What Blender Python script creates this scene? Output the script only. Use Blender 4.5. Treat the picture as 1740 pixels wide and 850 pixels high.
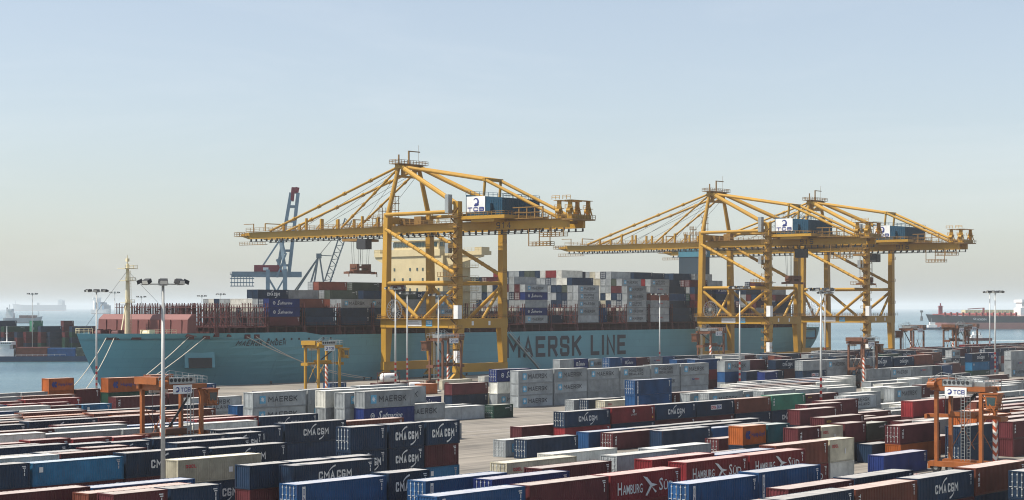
import bpy, math, random
import numpy as np
from mathutils import Vector, Matrix
R = math.radians
random.seed(7)
for o in list(bpy.data.objects):
    bpy.data.objects.remove(o)
scene = bpy.context.scene
COL = scene.collection

# ------------------------------------------------------------------ camera, sky, sun, exposure
CAMH = 22.3                      # camera height above the quay
F = 3000.0 / 1740.0              # focal length / image width
cam_d = bpy.data.cameras.new('camera')
cam_d.sensor_width = 36.0
cam_d.lens = 36.0 * F
cam_d.shift_y = (523.0 - 425.0) / 1740.0
cam_d.clip_start = 1.0
cam_d.clip_end = 90000.0
cam = bpy.data.objects.new('camera', cam_d)
COL.objects.link(cam)
cam.location = (0, 0, CAMH)
cam.rotation_euler = (R(90), 0, 0)
scene.camera = cam

SUN_EL, SUN_AZ = 56.0, -97.0     # azimuth from the view direction, clockwise; the sun stands to the left
world = bpy.data.worlds.new('World')
scene.world = world
world.use_nodes = True
wn = world.node_tree
bg = wn.nodes['Background']
sky = wn.nodes.new('ShaderNodeTexSky')
sky.sky_type = 'NISHITA'
sky.sun_disc = False
sky.sun_elevation = R(SUN_EL)
sky.sun_rotation = R(SUN_AZ)
sky.altitude = 0
sky.air_density = 1.0
sky.dust_density = 1.15
sky.ozone_density = 1.6
hs = wn.nodes.new('ShaderNodeHueSaturation'); hs.inputs['Saturation'].default_value = 0.68      # pale hazy air
wn.links.new(sky.outputs[0], hs.inputs['Color'])
wtc = wn.nodes.new('ShaderNodeTexCoord'); wmp = wn.nodes.new('ShaderNodeMapping'); wmp.inputs['Scale'].default_value = (1.2, 1.2, 7.0); wmp.inputs['Rotation'].default_value = (0.12, 0.18, 0.3)
wno = wn.nodes.new('ShaderNodeTexNoise'); wno.inputs['Scale'].default_value = 2.6; wno.inputs['Detail'].default_value = 9; wno.inputs['Roughness'].default_value = 0.62; wno.inputs['Distortion'].default_value = 0.6
wra = wn.nodes.new('ShaderNodeMapRange'); wra.inputs['From Min'].default_value = 0.48; wra.inputs['From Max'].default_value = 0.82; wra.inputs['To Max'].default_value = 0.22
wmx = wn.nodes.new('ShaderNodeMix'); wmx.data_type = 'RGBA'; wmx.inputs['B'].default_value = (6.6, 6.8, 7.0, 1)           # thin high cirrus over the whole sky
wn.links.new(wtc.outputs['Generated'], wmp.inputs[0]); wn.links.new(wmp.outputs[0], wno.inputs['Vector']); wn.links.new(wno.outputs['Fac'], wra.inputs['Value'])
wn.links.new(wra.outputs[0], wmx.inputs['Factor']); wn.links.new(hs.outputs[0], wmx.inputs['A']); wn.links.new(wmx.outputs['Result'], bg.inputs[0])
bg.inputs[1].default_value = 0.100
sd = bpy.data.lights.new('sun', 'SUN')
sd.energy = 5.0
sd.angle = R(0.6)
sd.color = (1.0, 0.93, 0.82)
sun = bpy.data.objects.new('sun', sd)
COL.objects.link(sun)
sv = Vector((math.sin(R(SUN_AZ)) * math.cos(R(SUN_EL)), math.cos(R(SUN_AZ)) * math.cos(R(SUN_EL)), math.sin(R(SUN_EL))))
sun.rotation_euler = sv.to_track_quat('Z', 'Y').to_euler()
sun.location = (-300, -100, 600)
vs = scene.view_settings
vs.view_transform = 'Standard'
vs.look = 'None'
vs.exposure = 0.6
vs.gamma = 1.0
scene.render.engine = 'CYCLES'
scene.cycles.filter_width = 1.1
scene.cycles.max_bounces = 6
scene.cycles.volume_bounces = 1
scene.cycles.transparent_max_bounces = 8

# ------------------------------------------------------------------ the yard's own axes: a along the quay, b towards the water
TH = R(49.5)
CT, ST = math.cos(TH), math.sin(TH)
def P(a, b, z=0.0):
    return (a * CT - b * ST, a * ST + b * CT, z)
def a_at(px, b):                 # where a row at b crosses the sight line of a photo column
    t = (px - 870.0) / 3000.0
    return b * (ST + t * CT) / (CT - t * ST)
def proj(p):
    y = max(p[1], 1.0)
    return 870 + 3000 * p[0] / y, 523 + 3000 * (CAMH - p[2]) / y

# ------------------------------------------------------------------ mesh building
class MB:
    def __init__(s):
        s.v = []; s.f = []; s.m = []
    def face(s, pts, m=0):
        n = len(s.v); s.v += [tuple(p) for p in pts]; s.f.append(tuple(range(n, n + len(pts)))); s.m.append(m); return s
    def hexa(s, p, m=0):         # 8 points: bottom ring then top ring
        n = len(s.v); s.v += [tuple(q) for q in p]
        for q in ((0, 3, 2, 1), (4, 5, 6, 7), (0, 1, 5, 4), (1, 2, 6, 5), (2, 3, 7, 6), (3, 0, 4, 7)):
            s.f.append(tuple(n + i for i in q)); s.m.append(m)
        return s
    def box(s, x0, x1, y0, y1, z0, z1, m=0):
        return s.hexa([(x0, y0, z0), (x1, y0, z0), (x1, y1, z0), (x0, y1, z0), (x0, y0, z1), (x1, y0, z1), (x1, y1, z1), (x0, y1, z1)], m)
    def cbox(s, c, d, m=0):
        return s.box(c[0] - d[0] / 2, c[0] + d[0] / 2, c[1] - d[1] / 2, c[1] + d[1] / 2, c[2] - d[2] / 2, c[2] + d[2] / 2, m)
    def beam(s, p, q, w, h=None, m=0, w2=None, h2=None):
        h = w if h is None else h
        w2 = w if w2 is None else w2; h2 = h if h2 is None else h2
        p = Vector(p); q = Vector(q); d = (q - p)
        if d.length < 1e-6: return s
        d.normalize()
        up = Vector((0, 0, 1)) if abs(d.z) < 0.95 else Vector((0, 1, 0))
        sx = d.cross(up).normalized(); sy = sx.cross(d).normalized()
        a = [p - sx * w / 2 - sy * h / 2, p + sx * w / 2 - sy * h / 2, p + sx * w / 2 + sy * h / 2, p - sx * w / 2 + sy * h / 2]
        b = [q - sx * w2 / 2 - sy * h2 / 2, q + sx * w2 / 2 - sy * h2 / 2, q + sx * w2 / 2 + sy * h2 / 2, q - sx * w2 / 2 + sy * h2 / 2]
        return s.hexa(a + b, m)
    def tube(s, p, q, r, r2=None, n=8, m=0, cap=True):
        r2 = r if r2 is None else r2
        p = Vector(p); q = Vector(q); d = (q - p).normalized()
        up = Vector((0, 0, 1)) if abs(d.z) < 0.95 else Vector((1, 0, 0))
        x = d.cross(up).normalized(); y = d.cross(x).normalized()
        k = len(s.v)
        for c, rr in ((p, r), (q, r2)):
            for i in range(n):
                t = 2 * math.pi * i / n
                s.v.append(tuple(c + x * math.cos(t) * rr + y * math.sin(t) * rr))
        for i in range(n):
            j = (i + 1) % n
            s.f.append((k + i, k + n + i, k + n + j, k + j)); s.m.append(m)
        if cap:
            s.f.append(tuple(k + i for i in range(n))); s.m.append(m)
            s.f.append(tuple(k + n + i for i in reversed(range(n)))); s.m.append(m)
        return s
    def rail(s, pts, h=1.1, t=0.07, step=2.0, m=0):      # handrail along a polyline
        for p, q in zip(pts[:-1], pts[1:]):
            p = Vector(p); q = Vector(q); L = (q - p).length; n = max(1, int(L / step))
            for i in range(n + 1):
                c = p.lerp(q, i / n); s.beam(c, c + Vector((0, 0, h)), t, t, m)
            for hh in (h, h * 0.55):
                s.beam(p + Vector((0, 0, hh)), q + Vector((0, 0, hh)), t, t, m)
        return s
    def ladder(s, p, q, w=0.5, t=0.07, step=0.5, axis=(1, 0, 0), m=0):
        p = Vector(p); q = Vector(q); ax = Vector(axis) * w / 2
        s.beam(p - ax, q - ax, t, t, m); s.beam(p + ax, q + ax, t, t, m)
        n = max(2, int((q - p).length / step))
        for i in range(n):
            c = p.lerp(q, (i + .5) / n); s.beam(c - ax, c + ax, t * .7, t * .7, m)
        return s
    def loft(s, rings, m=0, close=False, cap=False):
        k = len(s.v); n = len(rings[0])
        for r in rings: s.v += [tuple(p) for p in r]
        for i in range(len(rings) - 1):
            for j in range(n if close else n - 1):
                j2 = (j + 1) % n
                s.f.append((k + i * n + j, k + i * n + j2, k + (i + 1) * n + j2, k + (i + 1) * n + j)); s.m.append(m)
        if cap:
            s.f.append(tuple(k + j for j in reversed(range(n)))); s.m.append(m)
            e = k + (len(rings) - 1) * n
            s.f.append(tuple(e + j for j in range(n))); s.m.append(m)
        return s
    def add(s, o, off=(0, 0, 0), mm=None):
        k = len(s.v); s.v += [(p[0] + off[0], p[1] + off[1], p[2] + off[2]) for p in o.v]
        s.f += [tuple(k + i for i in q) for q in o.f]; s.m += [x if mm is None else mm[x] for x in o.m]
        return s
    def mesh(s, name, mats):
        me = bpy.data.meshes.new(name)
        me.from_pydata(s.v, [], s.f)
        for m in (mats if isinstance(mats, (list, tuple)) else [mats]): me.materials.append(m)
        me.polygons.foreach_set('material_index', s.m)
        me.update()
        return me
    def build(s, name, mats, parent=None):
        return link(name, s.mesh(name, mats), parent)

def link(name, data, parent=None):
    o = bpy.data.objects.new(name, data)
    COL.objects.link(o)
    if parent is not None: o.parent = parent
    return o
def tag(o, label=None, cat=None, group=None, kind=None):
    if label: o['label'] = label
    if cat: o['category'] = cat
    if group: o['group'] = group
    if kind: o['kind'] = kind
    return o
def empty(name, loc, rz=0.0, label=None, cat=None, group=None):
    o = link(name, None)
    o.location = loc; o.rotation_euler = (0, 0, rz); o.empty_display_size = 1
    return tag(o, label, cat, group)
def copy_tree(o, parent=None):
    c = o.copy(); COL.objects.link(c); c.parent = parent
    for ch in list(o.children): copy_tree(ch, c)
    return c
def smooth(o):
    o.data.polygons.foreach_set('use_smooth', [True] * len(o.data.polygons)); return o

# ------------------------------------------------------------------ materials
def mat(name, col, rough=0.6, metal=0.0, spec=0.4, var=0.12, rust=0.0, scale=0.35, streak=0.0, dust=0.0, rustcol=(0.13, 0.05, 0.02), bump=0.0, per_obj=0.0):
    m = bpy.data.materials.new(name); m.use_nodes = True
    nt = m.node_tree; N = nt.nodes; L = nt.links
    b = N['Principled BSDF']
    b.inputs['Roughness'].default_value = rough; b.inputs['Metallic'].default_value = metal
    b.inputs['Specular IOR Level'].default_value = spec
    tc = N.new('ShaderNodeTexCoord')
    no = N.new('ShaderNodeTexNoise'); no.inputs['Scale'].default_value = scale; no.inputs['Detail'].default_value = 6; no.inputs['Roughness'].default_value = 0.65
    oi = N.new('ShaderNodeObjectInfo')
    ofs = N.new('ShaderNodeVectorMath'); ofs.operation = 'MULTIPLY_ADD'
    L.new(oi.outputs['Random'], ofs.inputs[0]); ofs.inputs[1].default_value = (37, 53, 71); L.new(tc.outputs['Object'], ofs.inputs[2])
    L.new(ofs.outputs[0], no.inputs['Vector'])
    ra = N.new('ShaderNodeMapRange'); ra.inputs['From Min'].default_value = 0.3; ra.inputs['From Max'].default_value = 0.7
    ra.inputs['To Min'].default_value = 1 - var; ra.inputs['To Max'].default_value = 1 + var
    L.new(no.outputs['Fac'], ra.inputs['Value'])
    mul = N.new('ShaderNodeVectorMath'); mul.operation = 'SCALE'; mul.inputs[0].default_value = col[:3]
    last = ra.outputs[0]
    if per_obj:
        r2 = N.new('ShaderNodeMapRange'); r2.inputs['To Min'].default_value = 1 - per_obj; r2.inputs['To Max'].default_value = 1 + per_obj
        L.new(oi.outputs['Random'], r2.inputs['Value'])
        mm = N.new('ShaderNodeMath'); mm.operation = 'MULTIPLY'; L.new(r2.outputs[0], mm.inputs[0]); L.new(last, mm.inputs[1]); last = mm.outputs[0]
    L.new(last, mul.inputs['Scale'])
    col_out = mul.outputs[0]
    def mix(fac, c2, cin):
        x = N.new('ShaderNodeMix'); x.data_type = 'RGBA'; L.new(fac, x.inputs['Factor']); L.new(cin, x.inputs['A']); x.inputs['B'].default_value = (*c2, 1); return x.outputs['Result']
    if dust:
        n2 = N.new('ShaderNodeTexNoise'); n2.inputs['Scale'].default_value = 0.9; n2.inputs['Detail'].default_value = 5; L.new(ofs.outputs[0], n2.inputs['Vector'])
        r3 = N.new('ShaderNodeMapRange'); r3.inputs['From Min'].default_value = 0.25; r3.inputs['From Max'].default_value = 0.75
        r3.inputs['To Min'].default_value = dust * 0.6; r3.inputs['To Max'].default_value = min(1, dust * 1.3); L.new(n2.outputs['Fac'], r3.inputs['Value'])
        col_out = mix(r3.outputs[0], (0.60, 0.565, 0.51), col_out)
    if streak or rust:
        mp = N.new('ShaderNodeMapping'); mp.inputs['Scale'].default_value = (1.6, 1.6, 0.22); L.new(ofs.outputs[0], mp.inputs['Vector'])
        n3 = N.new('ShaderNodeTexNoise'); n3.inputs['Scale'].default_value = 1.3; n3.inputs['Detail'].default_value = 7; n3.inputs['Roughness'].default_value = 0.7; L.new(mp.outputs[0], n3.inputs['Vector'])
        cr = N.new('ShaderNodeMapRange'); cr.inputs['From Min'].default_value = 0.58; cr.inputs['From Max'].default_value = 0.78; cr.inputs['To Max'].default_value = max(streak, rust); L.new(n3.outputs['Fac'], cr.inputs['Value'])
        col_out = mix(cr.outputs[0], rustcol, col_out)
    L.new(col_out, b.inputs['Base Color'])
    if bump:
        bp = N.new('ShaderNodeBump'); bp.inputs['Strength'].default_value = bump; bp.inputs['Distance'].default_value = 0.05; L.new(no.outputs['Fac'], bp.inputs['Height']); L.new(bp.outputs[0], b.inputs['Normal'])
    return m

def stripes(name, c1, c2, period, z0=-1e9, z1=1e9, diag=0.0):     # painted warning bands along z
    m = mat(name, c1, 0.5); nt = m.node_tree; N = nt.nodes; L = nt.links; b = N['Principled BSDF']
    src = b.inputs['Base Color'].links[0].from_socket
    tc = N.new('ShaderNodeTexCoord'); sx = N.new('ShaderNodeSeparateXYZ'); L.new(tc.outputs['Object'], sx.inputs[0])
    ad = N.new('ShaderNodeMath'); ad.operation = 'MULTIPLY_ADD'; L.new(sx.outputs['X'], ad.inputs[0]); ad.inputs[1].default_value = diag; L.new(sx.outputs['Z'], ad.inputs[2])
    ad2 = N.new('ShaderNodeMath'); ad2.operation = 'MULTIPLY_ADD'; L.new(sx.outputs['Y'], ad2.inputs[0]); ad2.inputs[1].default_value = -diag; L.new(ad.outputs[0], ad2.inputs[2])
    md = N.new('ShaderNodeMath'); md.operation = 'PINGPONG'; L.new(ad2.outputs[0], md.inputs[0]); md.inputs[1].default_value = period
    gt = N.new('ShaderNodeMath'); gt.operation = 'GREATER_THAN'; L.new(md.outputs[0], gt.inputs[0]); gt.inputs[1].default_value = period * 0.5
    a = N.new('ShaderNodeMath'); a.operation = 'GREATER_THAN'; L.new(sx.outputs['Z'], a.inputs[0]); a.inputs[1].default_value = z0
    c = N.new('ShaderNodeMath'); c.operation = 'LESS_THAN'; L.new(sx.outputs['Z'], c.inputs[0]); c.inputs[1].default_value = z1
    p1 = N.new('ShaderNodeMath'); p1.operation = 'MULTIPLY'; L.new(gt.outputs[0], p1.inputs[0]); L.new(a.outputs[0], p1.inputs[1])
    p2 = N.new('ShaderNodeMath'); p2.operation = 'MULTIPLY'; L.new(p1.outputs[0], p2.inputs[0]); L.new(c.outputs[0], p2.inputs[1])
    x = N.new('ShaderNodeMix'); x.data_type = 'RGBA'; L.new(p2.outputs[0], x.inputs['Factor']); L.new(src, x.inputs['A']); x.inputs['B'].default_value = (*c2, 1)
    L.new(x.outputs['Result'], b.inputs['Base Color'])
    return m

M = {}
PAINT = {   # colour word -> base colour
    'navy': (0.010, 0.026, 0.056), 'blue': (0.013, 0.062, 0.165), 'steel blue': (0.018, 0.110, 0.215), 'maroon': (0.080, 0.018, 0.022),
    'brown': (0.150, 0.046, 0.030), 'red': (0.185, 0.020, 0.024), 'grey': (0.270, 0.295, 0.305), 'cream': (0.44, 0.41, 0.31),
    'white': (0.60, 0.60, 0.54), 'orange': (0.33, 0.088, 0.020), 'dark green': (0.010, 0.045, 0.030), 'green': (0.045, 0.190, 0.125),
    'olive grey': (0.050, 0.064, 0.050), 'teal': (0.014, 0.080, 0.098), 'dark blue': (0.010, 0.024, 0.115)}
for k, c in PAINT.items():
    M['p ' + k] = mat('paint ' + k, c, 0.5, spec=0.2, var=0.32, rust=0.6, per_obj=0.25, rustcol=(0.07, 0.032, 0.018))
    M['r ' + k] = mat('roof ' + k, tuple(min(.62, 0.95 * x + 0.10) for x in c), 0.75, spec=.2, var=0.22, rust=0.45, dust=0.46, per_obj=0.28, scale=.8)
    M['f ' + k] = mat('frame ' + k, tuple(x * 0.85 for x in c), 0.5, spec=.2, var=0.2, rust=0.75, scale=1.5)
M['white print'] = mat('white print', (0.62, 0.63, 0.62), 0.6, var=0.1, rust=0.12)
M['dark print'] = mat('dark print', (0.030, 0.036, 0.048), 0.6)
M['red print'] = mat('red print', (0.42, 0.02, 0.03), 0.6)
M['blue print'] = mat('blue print', (0.02, 0.035, 0.18), 0.6)
M['sky print'] = mat('light blue print', (0.10, 0.33, 0.50), 0.6)
M['yellow print'] = mat('yellow print', (0.60, 0.36, 0.03), 0.6)
M['pale print'] = mat('pale grey print', (0.42, 0.40, 0.40), 0.6)
M['steel'] = mat('galvanised steel', (0.34, 0.36, 0.36), 0.45, metal=0.6, var=0.15)
M['bar'] = mat('galvanised bar', (0.52, 0.54, 0.54), 0.4, metal=0.3)
M['rubber'] = mat('rubber', (0.012, 0.012, 0.013), 0.8)
M['dark'] = mat('dark steel', (0.025, 0.027, 0.03), 0.6)
M['rope'] = mat('mooring rope', (0.50, 0.46, 0.38), 0.9)
M['wire'] = mat('steel wire', (0.10, 0.11, 0.11), 0.5, metal=0.5)
M['glass'] = mat('window glass', (0.03, 0.06, 0.065), 0.08, spec=0.8)
M['yellow'] = mat('crane yellow', (0.375, 0.208, 0.022), 0.45, spec=.3, var=0.13, scale=0.12, rust=0.50, rustcol=(0.13, 0.06, 0.02), per_obj=0.10)
M['yellow2'] = mat('crane yellow grating', (0.20, 0.108, 0.022), 0.6, var=0.2, rust=0.3)
M['orange c'] = mat('carrier orange', (0.265, 0.080, 0.018), 0.5, var=0.25, rust=0.65, scale=0.5, rustcol=(0.07, 0.03, 0.018))
M['teal house'] = mat('machinery house teal', (0.006, 0.046, 0.085), 0.55, spec=.2, var=0.12, streak=0.25, rustcol=(0.01, 0.03, 0.05))
M['sign'] = mat('sign white', (0.68, 0.69, 0.68), 0.5)
M['hull'] = mat('hull light blue', (0.130, 0.315, 0.370), 0.5, spec=.25, var=0.10, scale=0.05, streak=0.28, rustcol=(0.045, 0.10, 0.12))
M['boot'] = mat('hull antifouling', (0.12, 0.030, 0.028), 0.7, var=0.25, scale=0.1)
M['deck red'] = mat('deck oxide red', (0.075, 0.020, 0.020), 0.6, var=0.18, rust=0.3)
M['bw red'] = mat('breakwater red', (0.150, 0.052, 0.046), 0.6, var=0.12, scale=0.15, rust=0.2)
M['house'] = mat('deckhouse cream', (0.52, 0.44, 0.26), 0.5, var=0.08, streak=0.2, rustcol=(0.30, 0.20, 0.10))
M['mast'] = mat('mast cream', (0.62, 0.55, 0.36), 0.5, var=0.1)
M['funnel dark'] = mat('funnel dark', (0.025, 0.045, 0.065), 0.5)
M['funnel blue'] = mat('funnel light blue', (0.05, 0.17, 0.23), 0.5)
M['grey crane'] = mat('grey blue crane', (0.19, 0.26, 0.31), 0.5, var=0.15)
M['wine'] = mat('wine red', (0.22, 0.02, 0.035), 0.5)
M['lamp glass'] = mat('floodlight glass', (0.55, 0.56, 0.52), 0.15, spec=0.8)
M['bollard'] = mat('bollard black', (0.02, 0.02, 0.02), 0.6)
M['stripe'] = stripes('carrier leg stripes', (0.72, 0.68, 0.62), (0.42, 0.075, 0.025), 0.62, diag=0.9)
M['rusty'] = mat('carrier rusty', (0.13, 0.052, 0.026), .6, var=.3, rust=.7, scale=.6, rustcol=(.04, .025, .02)); M['bare pole'] = mat('bare mast steel', (0.40, 0.41, 0.40), .45, var=.12, scale=.8, streak=.2, rustcol=(.2, .18, .15)); M['mast pole'] = stripes('lamp mast bands', (0.44, 0.45, 0.44), (0.45, 0.02, 0.025), 0.62, 2.0, 9.0)

def ground_mat():
    m = bpy.data.materials.new('yard concrete'); m.use_nodes = True
    nt = m.node_tree; N = nt.nodes; L = nt.links; b = N['Principled BSDF']; b.inputs['Roughness'].default_value = 0.9
    tc = N.new('ShaderNodeTexCoord')
    n1 = N.new('ShaderNodeTexNoise'); n1.inputs['Scale'].default_value = 0.06; n1.inputs['Detail'].default_value = 8; L.new(tc.outputs['Object'], n1.inputs['Vector'])
    mp = N.new('ShaderNodeMapping'); mp.inputs['Rotation'].default_value = (0, 0, R(0)); mp.inputs['Scale'].default_value = (0.03, 0.5, 1); L.new(tc.outputs['Object'], mp.inputs['Vector'])
    n2 = N.new('ShaderNodeTexNoise'); n2.inputs['Scale'].default_value = 1.5; n2.inputs['Detail'].default_value = 6; L.new(mp.outputs[0], n2.inputs['Vector'])
    cr = N.new('ShaderNodeValToRGB'); cr.color_ramp.elements[0].position = 0.36; cr.color_ramp.elements[0].color = (0.092, 0.084, 0.072, 1)
    cr.color_ramp.elements[1].position = 0.68; cr.color_ramp.elements[1].color = (0.265, 0.238, 0.200, 1)
    ad = N.new('ShaderNodeMath'); ad.operation = 'MULTIPLY_ADD'; L.new(n2.outputs['Fac'], ad.inputs[0]); ad.inputs[1].default_value = 0.6
    sc = N.new('ShaderNodeMath'); sc.operation = 'MULTIPLY'; L.new(n1.outputs['Fac'], sc.inputs[0]); sc.inputs[1].default_value = 0.4; L.new(sc.outputs[0], ad.inputs[2])
    L.new(ad.outputs[0], cr.inputs[0]); L.new(cr.outputs[0], b.inputs['Base Color'])
    return m
def sea_mat():
    m = bpy.data.materials.new('sea water'); m.use_nodes = True
    nt = m.node_tree; N = nt.nodes; L = nt.links; b = N['Principled BSDF']
    b.inputs['Roughness'].default_value = 0.22; b.inputs['IOR'].default_value = 1.33
    tc = N.new('ShaderNodeTexCoord')
    n0 = N.new('ShaderNodeTexNoise'); n0.inputs['Scale'].default_value = 0.006; n0.inputs['Detail'].default_value = 5
    mp0 = N.new('ShaderNodeMapping'); mp0.inputs['Scale'].default_value = (0.12, 1, 1); L.new(tc.outputs['Object'], mp0.inputs[0]); L.new(mp0.outputs[0], n0.inputs['Vector'])
    cr = N.new('ShaderNodeValToRGB'); cr.color_ramp.elements[0].position = 0.35; cr.color_ramp.elements[0].color = (0.020, 0.075, 0.105, 1)
    cr.color_ramp.elements[1].position = 0.68; cr.color_ramp.elements[1].color = (0.095, 0.175, 0.205, 1)
    L.new(n0.outputs['Fac'], cr.inputs[0]); L.new(cr.outputs[0], b.inputs['Base Color'])
    n1 = N.new('ShaderNodeTexNoise'); n1.inputs['Scale'].default_value = 0.35; n1.inputs['Detail'].default_value = 4
    mp = N.new('ShaderNodeMapping'); mp.inputs['Scale'].default_value = (0.5, 1, 1); L.new(tc.outputs['Object'], mp.inputs[0]); L.new(mp.outputs[0], n1.inputs['Vector'])
    n2 = N.new('ShaderNodeTexNoise'); n2.inputs['Scale'].default_value = 0.03; n2.inputs['Detail'].default_value = 4; L.new(mp.outputs[0], n2.inputs['Vector'])
    ad = N.new('ShaderNodeMath'); ad.operation = 'MULTIPLY_ADD'; L.new(n2.outputs['Fac'], ad.inputs[0]); ad.inputs[1].default_value = 3.0; L.new(n1.outputs['Fac'], ad.inputs[2])
    bp = N.new('ShaderNodeBump'); bp.inputs['Strength'].default_value = 0.9; bp.inputs['Distance'].default_value = 0.8; L.new(ad.outputs[0], bp.inputs['Height']); L.new(bp.outputs[0], b.inputs['Normal'])
    return m
M['ground'] = ground_mat(); M['sea'] = sea_mat()
M['quay wall'] = mat('quay wall concrete', (0.20, 0.19, 0.175), 0.9, var=0.2, streak=0.4, rustcol=(0.05, 0.05, 0.045))

# ------------------------------------------------------------------ text as mesh outlines
_txt = {}
def text_mb(s, bold=0.0, shear=0.0, res=2):
    key = (s, bold, shear, res)
    if key in _txt: return _txt[key]
    c = bpy.data.curves.new('lettering', 'FONT'); c.body = s; c.offset = bold; c.shear = shear; c.resolution_u = res; c.size = 1.0
    o = bpy.data.objects.new('lettering_tmp', c); COL.objects.link(o)
    dg = bpy.context.evaluated_depsgraph_get(); dg.update()
    me = o.evaluated_get(dg).to_mesh()
    v = np.array([tuple(x.co) for x in me.vertices]); f = [tuple(p.vertices) for p in me.polygons]
    o.evaluated_get(dg).to_mesh_clear()
    bpy.data.objects.remove(o); bpy.data.curves.remove(c)
    mn = v.min(0); mx = v.max(0)
    v = (v - mn) / np.maximum(mx - mn, 1e-6)
    _txt[key] = (v, f)
    return _txt[key]
def put_text(mb, s, x0, x1, z0, z1, m=0, bold=0.0, shear=0.0, fn=None, vertical=False):
    v, f = text_mb(s, bold, shear)
    fn = fn or (lambda x, z: (x, 0.0, z))
    k = len(mb.v)
    for p in v:
        if vertical: mb.v.append(fn(x0 + p[1] * (x1 - x0), z1 - p[0] * (z1 - z0)))
        else: mb.v.append(fn(x0 + p[0] * (x1 - x0), z0 + p[1] * (z1 - z0)))
    for q in f: mb.f.append(tuple(k + i for i in q)); mb.m.append(m)
def put_rect(mb, x0, x1, z0, z1, m=0, fn=None, d=0.0):
    fn = fn or (lambda x, z: (x, d, z))
    mb.face([fn(x0, z0), fn(x1, z0), fn(x1, z1), fn(x0, z1)], m)
def put_arc(mb, cx, cz, r, t0, t1, w0, w1, m=0, n=10, fn=None):
    fn = fn or (lambda x, z: (x, 0.0, z))
    for i in range(n):
        u0, u1 = i / n, (i + 1) / n
        a0, a1 = R(t0 + (t1 - t0) * u0), R(t0 + (t1 - t0) * u1)
        h0, h1 = w0 + (w1 - w0) * u0, w0 + (w1 - w0) * u1
        pts = [(r - h0, a0), (r + h0, a0), (r + h1, a1), (r - h1, a1)]
        q = [fn(cx + k * math.cos(a), cz + k * math.sin(a)) for k, a in pts]
        if t1 < t0: pass
        mb.face(q, m)
def put_star(mb, cx, cz, r, n=7, m=0, d=0.0, k=0.42):
    pts = []
    for i in range(2 * n):
        t = math.pi / 2 + math.pi * i / n; rr = r if i % 2 == 0 else r * k
        pts.append((cx + rr * math.cos(t), d, cz + rr * math.sin(t)))
    c = (cx, d, cz)
    for i in range(2 * n): mb.face([c, pts[i], pts[(i + 1) % (2 * n)]], m)

GLYPH = {'A': [[(0, 0), (.5, 1), (1, 0)], [(.2, .3), (.8, .3)]], 'B': [[(.85, .52), (1, .62), (1, .88), (.85, 1), (0, 1), (0, 0), (.85, 0), (1, .12), (1, .42), (.85, .52), (0, .52)]],
 'C': [[(1, .8), (.9, 1), (.12, 1), (0, .9), (0, .1), (.12, 0), (.9, 0), (1, .2)]], 'D': [[(0, 0), (0, 1), (.75, 1), (1, .8), (1, .2), (.75, 0), (0, 0)]],
 'E': [[(1, 1), (0, 1), (0, 0), (1, 0)], [(0, .52), (.85, .52)]], 'G': [[(.98, .86), (.88, 1), (.12, 1), (0, .9), (0, .1), (.12, 0), (.88, 0), (1, .1), (1, .42), (.6, .42)]],
 'H': [[(0, 0), (0, 1)], [(1, 0), (1, 1)], [(0, .5), (1, .5)]], 'I': [[(.5, 0), (.5, 1)]], 'K': [[(0, 0), (0, 1)], [(1, 1), (.05, .45)], [(.3, .62), (1, 0)]], 'L': [[(0, 1), (0, 0), (1, 0)]],
 'M': [[(0, 0), (.03, 1), (.5, .38), (.97, 1), (1, 0)]], 'N': [[(0, 0), (0, 1), (1, 0), (1, 1)]], 'O': [[(.5, 0), (.12, 0), (0, .1), (0, .9), (.12, 1), (.88, 1), (1, .9), (1, .1), (.88, 0), (.5, 0)]],
 'P': [[(0, 0), (0, 1), (.88, 1), (1, .9), (1, .56), (.88, .46), (0, .46)]], 'R': [[(0, 0), (0, 1), (.88, 1), (1, .9), (1, .58), (.88, .48), (0, .48)], [(.5, .48), (1, 0)]],
 'S': [[(1, .76), (1, .9), (.88, 1), (.12, 1), (0, .9), (0, .62), (.12, .53), (.88, .47), (1, .38), (1, .1), (.88, 0), (.12, 0), (0, .1), (0, .24)]], 'T': [[(0, 1), (1, 1)], [(.5, 1), (.5, 0)]],
 'U': [[(0, 1), (0, .1), (.12, 0), (.88, 0), (1, .1), (1, 1)]], 'X': [[(0, 0), (1, 1)], [(0, 1), (1, 0)]], 'Y': [[(0, 1), (.5, .5), (1, 1)], [(.5, .5), (.5, 0)]], 'F': [[(1, 1), (0, 1), (0, 0)], [(0, .52), (.85, .52)]],
 '9': [[(1, .5), (.12, .5), (0, .6), (0, .9), (.12, 1), (.88, 1), (1, .9), (1, .1), (.88, 0), (0, 0)]], '1': [[(.2, .82), (.55, 1), (.55, 0)]], '4': [[(.75, 0), (.75, 1), (0, .3), (1, .3)]],
 '5': [[(1, 1), (0, 1), (0, .55), (.88, .55), (1, .45), (1, .1), (.88, 0), (0, 0)]], '6': [[(.9, 1), (.12, 1), (0, .9), (0, .1), (.12, 0), (.88, 0), (1, .1), (1, .44), (.88, .54), (0, .54)]]}
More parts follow.
